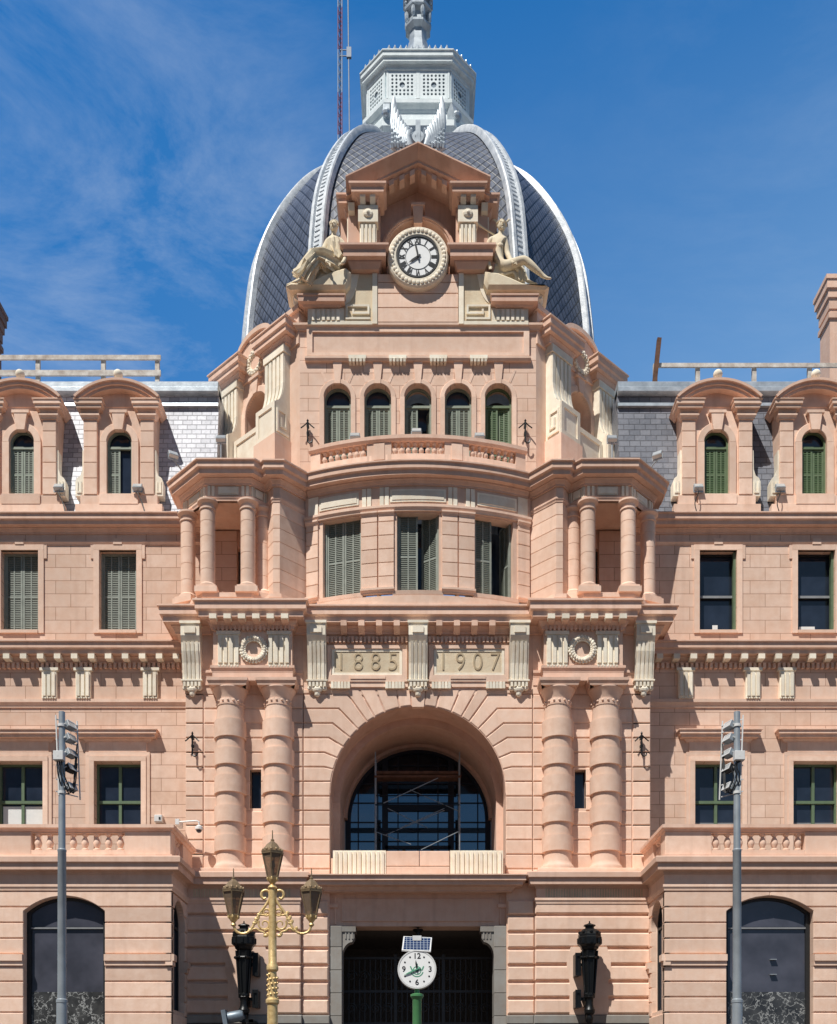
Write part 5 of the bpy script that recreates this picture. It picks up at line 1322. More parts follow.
hb = head_bits(sp(334, 227.5, y - .05), R(-14), 1.05)
skin_body('figure', wp, we, 'statue', W, fg, hb)
hr = MB(1, Matrix.Translation(sp(334.2, 226.3, y)))
hr.ball((0, .03, .05), (.17, .19, .17), 14, 10); hr.ball((0, .16, .02), (.11, .13, .11), 10, 8)
for i in range(9): a = PI * i / 8; hr.ball((.155 * math.cos(a), -.07, .04 + .12 * math.sin(a)), (.05, .06, .05), 7, 5)
hr.build('hair', M['statue'], W, True)
cl = MB()
drape(cl, [sp(338, 268, y + .05), sp(331, 264, y - .1), sp(322, 260, y - .3), sp(315.5, 259, y - .42), sp(310.5, 266, y - .42), sp(306, 274, y - .35), sp(302, 281, y - .3)], [.42, .42, .38, .33, .32, .35, .42], 12, .15)
drape(cl, [sp(340, 268, y + .2), sp(330, 269, y + .1), sp(318, 270, y), sp(309, 277, y), sp(302, 283, y)], [.38, .42, .42, .4, .44], 12, .16)
drape(cl, [sp(334.5, 243.5, y), sp(335, 249, y), sp(336, 257, y), sp(338, 265, y)], [.33, .38, .35, .46], 11, .12, flat=.95)
for i in range(4): cl.tube([sp(329 + i * 2.6, 242.5 - .4 * i, y - .2), sp(333 + i * 1.2, 250, y - .31), sp(339 + i * .6, 255 + i, y - .25)], .035, 6)
cl.build('drapery', M['statue'], W, True)
rk = MB(); rk.stone([(SX(a_, 40.6), SZ(b_, 40.6)) for a_, b_ in ((290, 291), (286, 287.5), (291, 284.5), (304, 284), (314, 281), (324, 276.5), (334, 272.5), (346, 269.5), (351, 274), (350, 286), (346, 291))], .42, 1.6, .12)
rk.build('rock_seat', M['statue'], W, True)
# seated man with winged cap right of the clock
Hm = thing('statue', 'seated nude stone man with winged cap right of the clock', 'statue')
mp = {'pelvis': (sp(498, 268.5, y + .08), (.25, .22)), 'waist': (sp(497.3, 257.5, y), .24), 'chest': (sp(497, 246.5, y), (.31, .25)), 'collar': (sp(498, 240, y), .17), 'neck': (sp(500.6, 235, y - .03), .09), 'head': (sp(501.6, 228, y - .06), .14),
      's1': (sp(489.6, 241, y), .15), 'e1': (sp(487.2, 253.5, y + .05), .115), 'w1': (sp(489, 264, y - .2), .08), 'h1': (sp(490, 267, y - .27), .065),
      's2': (sp(505, 241.5, y), .15), 'e2': (sp(507.5, 254, y - .05), .115), 'w2': (sp(511.5, 262, y - .35), .08), 'h2': (sp(514, 263.8, y - .42), .065),
      'l1': (sp(503.5, 268, y - .15), .24), 'k1': (sp(524.5, 259.5, y - .35), .17), 'c1': (sp(532, 266, y - .35), .155), 'a1': (sp(543, 276, y - .3), .09), 't1': (sp(547.5, 278.2, y - .36), .055), 'u1': (sp(551.5, 278.5, y - .4), .035),
      'l2': (sp(504, 272, y + .2), .24), 'k2': (sp(520, 267, y + .2), .18), 'c2': (sp(523, 274, y + .2), .15), 'a2': (sp(527.5, 281, y + .15), .07), 't2': (sp(533.5, 283.5, y + .05), .055), 'u2': (sp(537.5, 284, y), .035)}
me_ = [('pelvis', 'waist'), ('waist', 'chest'), ('chest', 'collar'), ('collar', 'neck'), ('neck', 'head'), ('collar', 's1'), ('s1', 'e1'), ('e1', 'w1'), ('w1', 'h1'), ('collar', 's2'), ('s2', 'e2'), ('e2', 'w2'), ('w2', 'h2'),
       ('pelvis', 'l1'), ('l1', 'k1'), ('k1', 'c1'), ('c1', 'a1'), ('a1', 't1'), ('t1', 'u1'), ('pelvis', 'l2'), ('l2', 'k2'), ('k2', 'c2'), ('c2', 'a2'), ('a2', 't2'), ('t2', 'u2')]
fg = [(mp['h1'][0], [(.03 * i - .04, -.07, -.12) for i in range(4)] + [(.08, -.05, -.05)], .02), (mp['h2'][0], [(.12, -.05, -.06 + .035 * i) for i in range(4)] + [(.05, -.05, .08)], .02)]
def mext(mb):
    head_bits(sp(501.6, 226.6, y - .07), R(10), 1.08)(mb)
    for e in (-1, 1): mb.ball(tuple(sp(497 + e * 3.1, 245.2, y - .2)), (.13, .07, .1), 10, 6)
    for i in range(3):
        for e in (-1, 1): mb.ball(tuple(sp(497.3 + e * 1.3, 251.5 + i * 3.1, y - .19)), (.055, .035, .055), 8, 5)
skin_body('figure', mp, me_, 'statue', Hm, fg, mext)
cp = MB(1, Matrix.Translation(sp(501.7, 224.4, y))); cp.ball((0, .02, .03), (.18, .2, .14), 14, 8); cp.lathe([(.0, .0), (.22, -.02), (.23, .01), (.0, .06)], 0, 0, 18)
for e in (-1, 1):
    for i in range(3): cp.tube([(e * .14, -.03, .04), (e * (.24 + .03 * i), .0, .12 + .04 * i), (e * (.27 + .06 * i), .03, .24 - .02 * i)], [.03, .04, .01], 6, .5)
cp.build('winged_cap', M['statue'], Hm, True)
st = MB(); st.tube([sp(473.5, 221.5, y - .1), sp(482, 227, y - .05), sp(492, 233.5, y + .05), sp(503, 241, y + .3)], [.07, .04, .035, .035], 8); st.build('staff', M['statue'], Hm, True)
cl = MB(); drape(cl, [sp(496, 272, y + .15), sp(505, 272.5, y + .05), sp(514, 270.5, y), sp(519, 275, y), sp(520, 283, y)], [.34, .33, .28, .24, .2], 8, .14); cl.build('drapery', M['statue'], Hm, True)
rk = MB(); rk.stone([(SX(a_, 40.6), SZ(b_, 40.6)) for a_, b_ in ((487, 291), (483.5, 284), (485, 273), (498, 274.5), (510, 279), (522, 284.5), (536, 286), (545, 286.5), (549, 288.5), (545, 291))], .42, 1.6, .12)
rk.build('rock_seat', M['statue'], Hm, True)

# ================================================================ street furniture
GZ = .12
# --- golden lamp post with three lanterns
LX, LY = SX(272.5, 17), -23.0
L = thing('street_lamp', 'golden cast iron lamp post with three hexagonal lanterns', 'street lamp', (LX, LY, GZ))
def lz(py): return SZ(py, 17) - GZ
k = MB(); k.lathe([(.0, 0), (.32, 0), (.32, .12), (.26, .2), (.24, .5), (.2, .6), (.15, .9), (.12, 1.0), (.1, 1.3), (.088, lz(1005)), (.115, lz(1003)), (.115, lz(1000)), (.086, lz(998)), (.08, lz(985)), (.07, lz(972)), (.1, lz(970)), (.1, lz(966)), (.072, lz(963)), (.068, lz(930)), (.062, lz(890)), (.085, lz(888)), (.05, lz(885))], 0, 0, 20)
for i in range(40):
    a = i * .75; z = lz(998) + (lz(974) - lz(998)) * i / 40; k.ball((.085 * math.cos(a), .085 * math.sin(a), z), (.022, .022, .022), 6, 4)
k.build('post', M['gold'], L, True)
zq = 17 / 1000 / 5.277
def q(x, y, s): return (s * (332 - x) * zq * -1, 0, lz(830 + y / 5.277))
def smoothpath(pts, n=6):
    out = []
    for i in range(len(pts) - 1):
        p = [Vector(pts[max(0, min(len(pts) - 1, i + d))]) for d in (-1, 0, 1, 2)]
        for j in range(n): out.append(cr(*p, j / n))
    return out + [Vector(pts[-1])]
for s in (1, -1):
    k = MB()
    arm = [q(*p, s) for p in ((128, 470), (128, 500), (138, 530), (162, 545), (195, 543), (222, 520), (243, 480), (265, 440), (298, 395), (316, 358), (314, 328), (296, 318), (278, 326), (273, 345), (284, 362), (298, 358))]
    k.tube(smoothpath(arm), .023, 8)
    for (cx, cy, r0, tw, a0) in ((298, 436, 20, 3.6 * PI / 2, .6), (290, 497, 34, 4.8 * PI / 2, 2.6)):
        sp_ = []
        for i in range(26):
            t = i / 25; a = a0 + tw * t; r = r0 * (1 - .75 * t); sp_.append(q(cx + r * math.cos(a), cy - r * math.sin(a), s))
        k.tube(sp_, [.019 * (1 - .4 * i / 25) for i in range(26)], 7)
    for path in (((322, 440), (305, 452), (285, 450), (262, 447)), ((225, 525), (245, 520), (262, 532), (285, 540), (296, 560)), ((322, 520), (305, 525), (290, 532))):
        k.tube(smoothpath([q(*p, s) for p in path], 4), .018, 7)
    for p in ((238, 492), (262, 447), (248, 470), (296, 558), (215, 528)):
        c = q(*p, s); k.ball(c, (.045, .025, .03), 8, 5); k.ball((c[0] + .03, c[1], c[2] + .03), (.03, .02, .035), 7, 5)
    k.build('scroll_arm', M['gold'], L, True)
def lantern(cx, top, parent):
    zb_, zt_ = top - .57, top - .18; rb, rt = .095, .185
    k = MB(); hexa = lambda r, z: [(cx + r * math.cos(PI / 6 + i * PI / 3), r * math.sin(PI / 6 + i * PI / 3), z) for i in range(6)]
    for i in range(6):
        k.bar(hexa(rb, zb_)[i], hexa(rt, zt_)[i], .018)
        k.bar(hexa(rb, zb_)[i], hexa(rb, zb_)[(i + 1) % 6], .02); k.bar(hexa(rt, zt_)[i], hexa(rt, zt_)[(i + 1) % 6], .022)
    k.lathe([(.0, zt_ + .01), (.2, zt_ + .01), (.205, zt_ + .035), (.17, zt_ + .05), (.16, zt_ + .08), (.1, zt_ + .16), (.05, zt_ + .2), (.03, zt_ + .22), (.035, zt_ + .24), (.012, zt_ + .26), (.008, zt_ + .4), (.0, zt_ + .41)], cx, 0, 6, rot=PI / 6)
    for i in range(12): a = i * PI / 6; k.ball((cx + .165 * math.cos(a), .165 * math.sin(a), zt_ + .06), (.022, .022, .03), 6, 4)
    k.lathe([(.0, zb_ - .01), (.1, zb_ - .01), (.1, zb_ + .012), (.0, zb_ + .012)], cx, 0, 6, rot=PI / 6)
    ln = k.build('lantern', M['lantern_metal'], parent)
    k = MB(); k.lathe([(.02, zb_ - .2), (.05, zb_ - .17), (.03, zb_ - .13), (.075, zb_ - .07), (.085, zb_ - .03), (.095, zb_ - .008), (.0, zb_ - .008)], cx, 0, 14)
    for i in range(6): a = i * PI / 3 + PI / 6; k.ball((cx + .09 * math.cos(a), .09 * math.sin(a), zb_ - .03), (.02, .02, .035), 6, 4)
    k.build('cup', M['gold'], ln, True)
    g = MB(); a_, b_ = hexa(rb * .96, zb_ + .01), hexa(rt * .97, zt_ - .005); g.add(a_ + b_, [[i, (i + 1) % 6, 6 + (i + 1) % 6, 6 + i] for i in range(6)]); g.build('glass', M['lantern_glass'], ln)
    b = MB(); b.tube([(cx, 0, zb_), (cx, 0, zb_ + .12)], .025, 8); b.ball((cx, 0, zb_ + .2), (.045, .045, .08), 10, 8); b.build('bulb', M['white'], ln, True)
lantern(0, lz(843.5), L)
for s in (-1, 1): lantern(s * .662, lz(881.5), L)

# --- tall grey floodlight poles
def flood_pole(px, s, label):
    D = 19.0; P = thing('light_pole', label, 'light pole', (SX(px, D), D - 40, GZ), group='tall grey floodlight poles')
    z = lambda py: SZ(py, D) - GZ
    k = MB(); k.lathe([(.0, 0), (.2, 0), (.2, .03), (.1, .04), (.1, z(1003)), (.108, z(1003) + .005), (.108, z(1003) + .06), (.082, z(1003) + .08), (.078, z(852)), (.084, z(852) + .01), (.084, z(852) + .04), (.066, z(852) + .06), (.058, z(712)), (.0, z(712) + .01)], 0, 0, 18); k.build('pole', M['galv'], P, True)
    fr = MB(); X1, X0 = s * .20, -s * .10
    for x, yb in ((X1, .25), (X0, -.05)):
        fr.bar((x, yb, z(716)), (x + s * .06, yb, z(796)), .022)
    for py in (720, 727, 740, 752, 766, 780, 792): fr.bar((X0, -.05, z(py)), (X1 + s * .02, .25, z(py + 1)), .018)
    for py in (726, 793): fr.lathe([(.07, z(py) - .02), (.078, z(py) - .02), (.078, z(py) + .03), (.07, z(py) + .03)], 0, 0, 16)
    rack = fr.build('lamp_rack', M['white_metal'], P)
    for i, py in enumerate((724, 737, 752, 767, 786)):
        Mx = T(s * (.125 + .006 * i), .08, z(py), s * R(72)) @ Matrix.Rotation(R(-24), 4, 'X')
        k = MB(1, Mx); k.box(-.11, .11, -.04, .05, -.06, .06)
        for j in range(6): k.box(-.1 + j * .038, -.088 + j * .038, .05, .08, -.055, .055)
        fl = k.build('floodlight', M['black_plastic'] if i == 3 else M['galv'], P)
        k = MB(1, Mx); k.wall(rect(-.115, .115, -.065, .065), [rect(-.098, .098, -.05, .05)], -.052, -.04); k.bar((-.13, 0, 0), (-.13, .11, 0), .016); k.bar((.13, 0, 0), (.13, .11, 0), .016); k.bar((-.13, .11, 0), (.13, .11, 0), .016); k.build('bezel', M['white_metal'], fl)
        k = MB(1, Mx); k.box(-.098, .098, -.047, -.041, -.05, .05); k.build('lens', M['lens'], fl)
    k = MB(); k.cbox(-s * .02 - .1 if False else -.1 - s * .0, .09, -.2, -.07, z(763), z(754), .008); k.box(-.02, .0, -.203, -.2, z(759.5), z(758)); k.build('control_box', M['white_metal'], P)
    k = MB()
    for i in range(3): k.tube(smoothpath([(-.05 + .04 * i, -.12, z(763)), (-.04 + .05 * i * s, -.14, z(770)), (s * .06 * (i - .3), -.11, z(780)), (s * (.05 + .08 * i), .02, z(793)), (s * .2, .1, z(786 - 8 * i)), (s * .22, .2, z(760 - 10 * i))], 5), .012, 6)
    k.build('cable', M['cable'], P, True)
flood_pole(62, 1, 'tall grey floodlight pole in front of the left arched shop window')
flood_pole(737, -1, 'tall grey floodlight pole in front of the right arched shop window')

# --- solar street clock
D = 18.0; Cx = SX(417, D); z = lambda py: SZ(py, D) - GZ
S = thing('street_clock', 'round white street clock on green post with solar panel', 'clock', (Cx, D - 40, GZ))
k = MB(); k.lathe([(.0, 0), (.2, 0), (.2, .05), (.14, .08), (.12, .4), (.085, .5), (.082, z(1000)), (.09, z(999)), (.12, z(996.5)), (.12, z(994.5)), (.05, z(993)), (.04, z(988))], 0, 0, 20); k.build('post', M['green'], S, True)
zc_ = z(970); rr = .335
k = MB(); k.disc(0, zc_, rr, -.09, .09, 56); k.ring(0, zc_, rr - .012, rr + .012, -.105, .105, 0, 2 * PI, 56); hs = k.build('case', M['white_metal'], S)
k = MB(); k.disc(0, zc_, rr - .015, -.1, -.092, 56); k.build('dial', M['white'], hs)
k = MB()
for t, a in (('12', 0), ('3', 90), ('6', 180), ('9', 270)): add_text(k, t, .14, .235 * math.sin(R(a)), -.103, zc_ + .235 * math.cos(R(a)) , 0, .001, .002)
for i in range(12):
    if i % 3: a = R(30 * i); k.disc(.25 * math.sin(a), zc_ + .25 * math.cos(a), .016, -.104, -.1, 12)
k.build('numerals', M['black'], hs)
k = MB(); k.ring(0, zc_ - .02, .062, .078, -.103, -.1, 0, 2 * PI, 30); k.ring(0, zc_ - .02, .10, .118, -.103, -.1, PI * 1.08, PI * 1.92, 20)
k.prism([(-.05, zc_ + .0), (.05, zc_ + .0), (.02, zc_ - .05), (-.02, zc_ - .05)], -.103, -.1); k.prism([(-.015, zc_ + .1), (.015, zc_ + .1), (.008, zc_ + .01), (-.008, zc_ + .01)], -.1025, -.1); 
for e in (-1, 1): k.prism([(e * .11, zc_ + .06), (e * .13, zc_ + .05), (e * .1, zc_ - .02), (e * .07, zc_ - .02)], -.1028, -.1)
k.build('emblem', M['green_ink'], hs)
k = MB(); hand(k, R(352), .17, .026, -.116, 0, zc_, .05); k.build('hour_hand', M['black'], hs)
k = MB(); hand(k, R(246), .26, .02, -.122, 0, zc_, .07); k.build('minute_hand', M['green_ink'], hs)
k = MB(); k.tube([(0, .06, z(953)), (0, .09, z(943))], .022, 8); k.box(-.08, .08, .06, .16, z(940), z(935)); k.build('panel_bracket', M['white_metal'], S)
Mp = T(0, .02, z(943.5)) @ Matrix.Rotation(R(-42), 4, 'X') @ Matrix.Rotation(R(4), 4, 'Y')
k = MB(1, Mp); k.cbox(-.26, .26, -.0, .03, -.2, .2, .006); pn = k.build('solar_panel', M['white_metal'], S)
k = MB(1, Mp); k.box(-.235, .235, -.004, .01, -.175, .175); k.build('cells', M['solar'], pn)

# --- black cast iron wall lanterns beside the portal
def wall_lantern(px, label, s):
    Dw = 38.05; P = thing('wall_lantern', label, 'wall lantern', (SX(px, Dw), Dw - 40, SZ(1026, Dw)), group='black cast iron lanterns by the portal')
    z = lambda py: SZ(py, Dw) - SZ(1026, Dw)
    k = MB(); k.lathe([(.0, z(1028)), (.06, z(1026)), (.13, z(1020)), (.15, z(1018)), (.12, z(1015)), (.2, z(1013)), (.22, z(1010)), (.18, z(1008)), (.14, z(1005)), (.15, z(1000)), (.17, z(997)), (.22, z(996)), (.22, z(994)), (.17, z(993))], 0, 0, 12)
    k.build('base_knob', M['iron'], P, True)
    k = MB(); k.lathe([(.15, z(996)), (.18, z(985)), (.27, z(955)), (.29, z(951)), (.0, z(951))], 0, 0, 8, rot=PI / 8)
    for i in range(8):
        a = PI / 8 + i * PI / 4; k.bar((.19 * math.cos(a), .19 * math.sin(a), z(994)), (.31 * math.cos(a), .31 * math.sin(a), z(951)), .05)
    bd = k.build('lantern_body', M['iron'], P)
    k = MB()
    for py, r in ((958, .33), (997, .2)): k.lathe([(.1, z(py + 1)), (r, z(py + 1)), (r + .02, z(py)), (r, z(py - 1)), (.1, z(py - 1))], 0, 0, 8, rot=PI / 8)
    for i in range(8): a = PI / 8 + i * PI / 4; k.ball((.34 * math.cos(a), .34 * math.sin(a), z(958)), (.055, .055, .06), 7, 5)
    k.build('band', M['iron'], bd)
    k = MB(); k.lathe([(.26, z(951)), (.34, z(949)), (.36, z(947)), (.46, z(945)), (.47, z(938)), (.44, z(937)), (.44, z(935)), (.40, z(933)), (.3, z(930)), (.17, z(928.5)), (.17, z(927)), (.24, z(926)), (.22, z(925)), (.1, z(924)), (.03, z(923)), (.02, z(921)), (.0, z(921))], 0, 0, 8, rot=PI / 8)
    for i in range(8): a = i * PI / 4; k.box(.43 * math.cos(a) - .04, .43 * math.cos(a) + .04, .43 * math.sin(a) - .04, .43 * math.sin(a) + .04, z(944), z(939)); k.ball((.36 * math.cos(a), .36 * math.sin(a), z(933)), (.08, .08, .07), 7, 5)
    k.build('crown', M['iron'], P)
    for za, zb_ in ((z(975), z(953)), (z(1007), z(990))):   # bracket plates back to the wall
        k = MB(); x = -s * .42; k.box(x - .09, x + .09, .1, .78, za, zb_); k.wall(rect(x - .11, x + .11, za - .02, zb_ + .02), [rect(x - .06, x + .06, za + .1, zb_ - .1)], .05, .1)
        k.box(min(0, x), max(0, x), .2, .3, (za + zb_) / 2 - .06, (za + zb_) / 2 + .06); k.build('bracket_plate', M['iron'], P)
    k = MB(); k.box(-.12, .12, .1, .82, z(1006), z(996)); k.tube([(0, .2, z(1015)), (.0, .5, z(1020)), (0, .8, z(1012))], .06, 8)
    k.build('wall_bracket', M['iron'], P)
wall_lantern(244, 'black cast iron wall lantern left of the portal, behind the golden lamp', -1)
wall_lantern(589.5, 'black cast iron wall lantern right of the portal', 1)

# --- grey spotlight by the foot of the left wall lantern
Dk = 37.6; P = thing('spotlight', 'blue grey cylindrical spotlight by the foot of the left wall lantern', 'spotlight', (SX(233, Dk), Dk - 40, SZ(1017, Dk)))
k = MB(1, Matrix.Rotation(R(12), 4, 'Y')); k.lathe([(.0, -.1), (.24, -.1), (.27, .0), (.27, .35), (.2, .42), (.0, .42)], 0, 0, 18); 
k.M = Matrix.Rotation(R(90), 4, 'Y') @ Matrix.Rotation(0, 4, 'X'); k2 = MB(1, Matrix.Rotation(R(80), 4, 'Y')); k2.lathe([(.0, -.25), (.2, -.25), (.22, -.1), (.22, .3), (.16, .4), (.0, .4)], .0, 0, 18); k2.build('housing', M['grey_metal'], P, True)
k = MB(1, Matrix.Rotation(R(80), 4, 'Y')); k.box(-.3, .3, -.3, .3, -.36, -.2); k.build('visor', M['grey_metal'], P)
k = MB(); k.box(.25, .75, -.05, .08, -.2, -.08); k.box(.6, .75, -.05, 1.2, -.22, -.1); k.build('bracket', M['iron'], P)

# --- small floodlights on ledges
def ledge_flood(x, y_, z_, label, post=0, yaw=0, arm=None, up=True):
    P = thing('floodlight', label, 'floodlight', (x, y_, z_), yaw, group='small floodlights on the facade')
    k = MB()
    if post: k.tube([(0, 0, 0), (0, 0, post)], .03, 8)
    if arm: k.tube(smoothpath([arm, ((arm[0]) * .5, 0, arm[2] * .35), (0, 0, post or .05)], 5), .03, 8)
    k.bar((-.2, .0, post + .04), (.2, .0, post + .04), .04); k.bar((-.2, 0, post + .04), (-.2, 0, post + .24), .03); k.bar((.2, 0, post + .04), (.2, 0, post + .24), .03); k.build('stand', M['galv'], P)
    Mx = T(0, 0, post + .24) @ Matrix.Rotation(R(-35), 4, 'X')
    k = MB(1, Mx); k.cbox(-.19, .19, -.07, .08, -.14, .14, .015)
    for j in range(5): k.box(-.15 + j * .07, -.13 + j * .07, .08, .13, -.12, .12)
    hs = k.build('housing', M['galv'], P); k = MB(1, Mx); k.box(-.16, .16, -.076, -.06, -.11, .11); k.build('lens', M['lens'], hs)
    return P
for px, lab in ((354, 'small floodlight on the balcony rail below the leftmost attic window'), (416.5, 'small floodlight on the balcony rail below the middle attic window'), (480.5, 'small floodlight on the balcony rail, second-to-last attic window side')):
    x = SX(px, 39.6); Pb = bowf(x, -.1).translation; ledge_flood(Pb.x, Pb.y, 27.6, lab)
for px, s, lab in ((58, -1, 'small floodlight beside the outermost left dormer window'), (137, -1, 'small floodlight beside the left dormer window nearest the dome'), (699, 1, 'small floodlight beside the right dormer window nearest the dome'), (781, 1, 'small floodlight beside the outermost right dormer window')):
    P = ledge_flood(SX(px, 41.3), 1.38, 26.52, lab)
    k = MB(); k.tube(smoothpath([(0, 0, .05), (s * -.05, -.15, -.1), (-s * .2 if s > 0 else .25, -.2, -.55), (-s * .15 if s > 0 else .4, -.35, -1.05)], 6), .022, 6); k.build('cable', M['cable'], P, True)
ledge_flood(SX(221, 40.3), .3, 26.32, 'floodlight on a post above the left loggia canopy', 1.5)
ledge_flood(SX(612, 40.3), .3, 26.32, 'floodlight on a post above the right loggia canopy', 1.5)
ledge_flood(SX(172.6, 40.4), .5, 27.3, 'floodlight on a curved arm left of the left loggia canopy', 0, R(30), arm=(.75, 0, -.95))
ledge_flood(SX(658, 40.4), .5, 27.3, 'floodlight on a curved arm over the right loggia canopy', 0, R(-30), arm=(-.75, 0, -.95))

# --- iron hooks for flags
for px, py, D_, lab in ((308, 433, 40.9, 'black iron hook on the attic wall left of the five windows'), (525, 433, 40.9, 'black iron hook on the attic wall right of the five windows'),
                        (193, 745, 39.9, 'black iron hook on the pier left of the columns'), (641, 745, 39.9, 'black iron hook on the pier right of the columns')):
    P = thing('flag_holder', lab, 'wall hook', (SX(px, D_), D_ - 40, SZ(py, D_)), group='iron flag holders')
    k = MB(); k.tube([(0, -.12, -.42), (0, -.12, .42)], .035, 8); k.tube([(0, -.12, .42), (.0, -.12, .5)], [.05, .005], 8)
    for e in (-1, 1): k.tube([(0, -.12, .36), (e * .15, -.12, .22), (e * .27, -.16, .1)], .025, 7)
    k.tube([(0, -.12, -.42), (.08, -.14, -.5), (.17, -.14, -.46), (.2, -.14, -.36)], .03, 7); k.build('hook', M['iron'], P, True)
    k = MB(); k.box(-.05, .05, -.12, .05, -.12, -.02); k.box(-.05, .05, -.12, .05, .2, .28); k.build('stay', M['iron'], P)

# --- dome camera and its junction box
P = thing('security_camera', 'white dome security camera on an arm beside the left columns', 'camera', (SX(199, 39.4), -.6, SZ(829, 39.4)))
k = MB(); k.tube([(0, 0, .1), (0, 0, .28), (-.1, 0, .32), (-.85, .1, .3)], .035, 8); k.box(-.95, -.8, .05, .7, .2, .42); k.build('arm', M['white_metal'], P)
k = MB(); k.lathe([(.0, .14), (.08, .14), (.15, .08), (.16, -.02), (.14, -.04), (.0, -.04)], 0, 0, 18); k.build('housing', M['white_metal'], P, True)
k = MB(); k.ball((0, 0, -.04), .115, 16, 10); k.build('dome_lens', M['glass'], P, True)
P = thing('junction_box', 'small white box above the left terrace parapet', 'box', (SX(159, 41.3), 1.25, SZ(819, 41.3)))
k = MB(); k.cbox(-.16, .16, -.1, .15, -.14, .14, .02); k.build('case', M['white_metal'], P); k = MB(); k.box(.03, .1, -.12, -.1, -.06, .04); k.build('lens', M['black_plastic'], P)

# --- lamp hanging under the portal lintel
P = thing('ceiling_lamp', 'dark lamp hanging under the portal lintel behind the street clock', 'lamp', (0, -.5, 8.24))
k = MB(); k.tube([(0, 0, 0), (0, 0, -.18)], .03, 8); k.build('rod', M['iron'], P); k = MB(); k.lathe([(.04, -.15), (.2, -.1), (.22, -.14), (.1, -.22), (.08, -.4), (.0, -.42)], 0, 0, 16); k.build('shade', M['iron'], P, True)

# --- scaffold inside the arch
P = thing('scaffold_tower', 'narrow tubular scaffold tower standing inside the entrance arch', 'scaffold', (0, 2.8, 10.3))
XA, XB = SX(375.3, 42.4), SX(459.6, 42.4); zs = lambda py: SZ(py, 42.5) - 10.3
k = MB()
for x in (XA, XB):
    for y_ in (-.45, .55): k.tube([(x, y_, -.2), (x, y_, zs(753))], .026, 8)
    for i in range(8): k.tube([(x, -.45, i * .55), (x, .55, i * .55)], .018, 6)
k.build('upright', M['galv'], P)
k = MB()
for (x0, p0, x1, p1, y_) in ((383.5, 804.5, 438, 779.5, -.5), (421, 851, 459, 832.5, -.5), (375.5, 833, 411, 845.5, -.5), (410, 784, 460, 806, .5), (387, 803, 428, 823, .5), (400, 823, 445, 803, .5), (385, 830, 445, 805, .5)):
    k.tube([(SX(x0, 42.4), y_, zs(p0)), (SX(x1, 42.4), y_, zs(p1))], .018, 6)
k.build('brace', M['galv'], P)
k = MB(); k.box(XA + .05, XB - .05, -.5, .6, zs(775), zs(772.5)); k.box(XA - .05, XB + .05, -.52, -.47, zs(779), zs(777)); k.build('platform', M['rust'], P)
k = MB(); k.tube([(XA, -.46, zs(806)), (XB, -.46, zs(806))], .026, 6); k.tube([(XA, .5, zs(826)), (XB, .5, zs(826))], .026, 6); k.tube([(XA, .5, zs(790)), (XB, .5, zs(790))], .026, 6); k.build('ledger', M['steel_dark'], P)

# --- railings on the roofs
def railing(label, posts, rails, D_, xe0, xe1, zbase):
    P = thing('roof_railing', label, 'railing', (SX(posts[0], D_), D_ - 40, zbase)); ox = SX(posts[0], D_)
    for px in posts:
        k = MB(); x = SX(px, D_) - ox; w_ = .09; k.box(x - w_, x + w_, 0, .14, 0, SZ(rails[0][0] - .5, D_) - zbase); k.build('railing_post', M['wood'], P)
    for a, b in rails:
        k = MB(); k.box(SX(xe0, D_) - ox, SX(xe1, D_) - ox, -.07, .01, SZ(b, D_) - zbase, SZ(a, D_) - zbase); k.build('rail', M['wood'], P)
railing('weathered two-rail railing on the pale left roof', (-28, 37.5, 103, 157), ((356, 360.5), (371, 376.5)), 43.6, -60, 161, 31.9)
railing('weathered single-rail railing on the blue grey right roof', (655.5, 698, 754.5, 810), ((364, 368),), 43.6, 655, 900, 31.9)
P = thing('leaning_post', 'dark wooden post leaning at the end of the right roof railing', 'post', (SX(653, 43.4), 3.45, 31.8))
k = MB(); k.bar((0, 0, 0), (.28, 0, SZ(338, 43.4) - 31.8), .18); k.build('timber', M['rust'], P); k = MB(); k.box(-.2, .2, -.15, .15, 0, .05); k.build('foot_plate', M['galv'], P)

# --- red and white radio mast behind the dome
Dm = 75.0; P = thing('radio_mast', 'thin red and white lattice mast rising behind the dome', 'mast', (SX(340, Dm), Dm - 40, 0))
zr_ = [i * 3.2 for i in range(31)]; w_ = .15; tri = [(-w_, 0), (w_, 0), (0, w_ * 1.7)]
for i, (a, b) in enumerate(zip(zr_[:-1], zr_[1:])):
    if b < 60: continue
    k = MB()
    for j in range(3): k.tube([(*tri[j], a), (*tri[j], b)], .04, 6)
    n_ = 5
    for q_ in range(n_):
        za, zb_ = a + (b - a) * q_ / n_, a + (b - a) * (q_ + 1) / n_
        for j in range(3): k.tube([(*tri[j], za), (*tri[(j + 1) % 3], zb_)], .018, 5)
    k.build('mast_section', M['mast_red'] if i % 2 else M['mast_white'], P)
k = MB(); 
for j in range(3): k.tube([(*tri[j], 0), (*tri[j], 61)], .04, 6)
k.build('mast_foot', M['mast_white'], P)
k = MB(); dx = SX(350, Dm) - SX(340, Dm); k.tube([(dx, 0, 70), (dx - .15, 0, 84), (dx, 0, 97)], .05, 6); k.tube([(0, 0, SZ(50, Dm)), (dx, 0, SZ(50, Dm))], .04, 6); k.tube([(0, 0, SZ(56, Dm)), (dx, 0, SZ(56, Dm))], .04, 6); k.box(dx - .25, dx + .1, -.1, .1, SZ(58, Dm), SZ(48, Dm)); k.build('antenna', M['mast_white'], P)

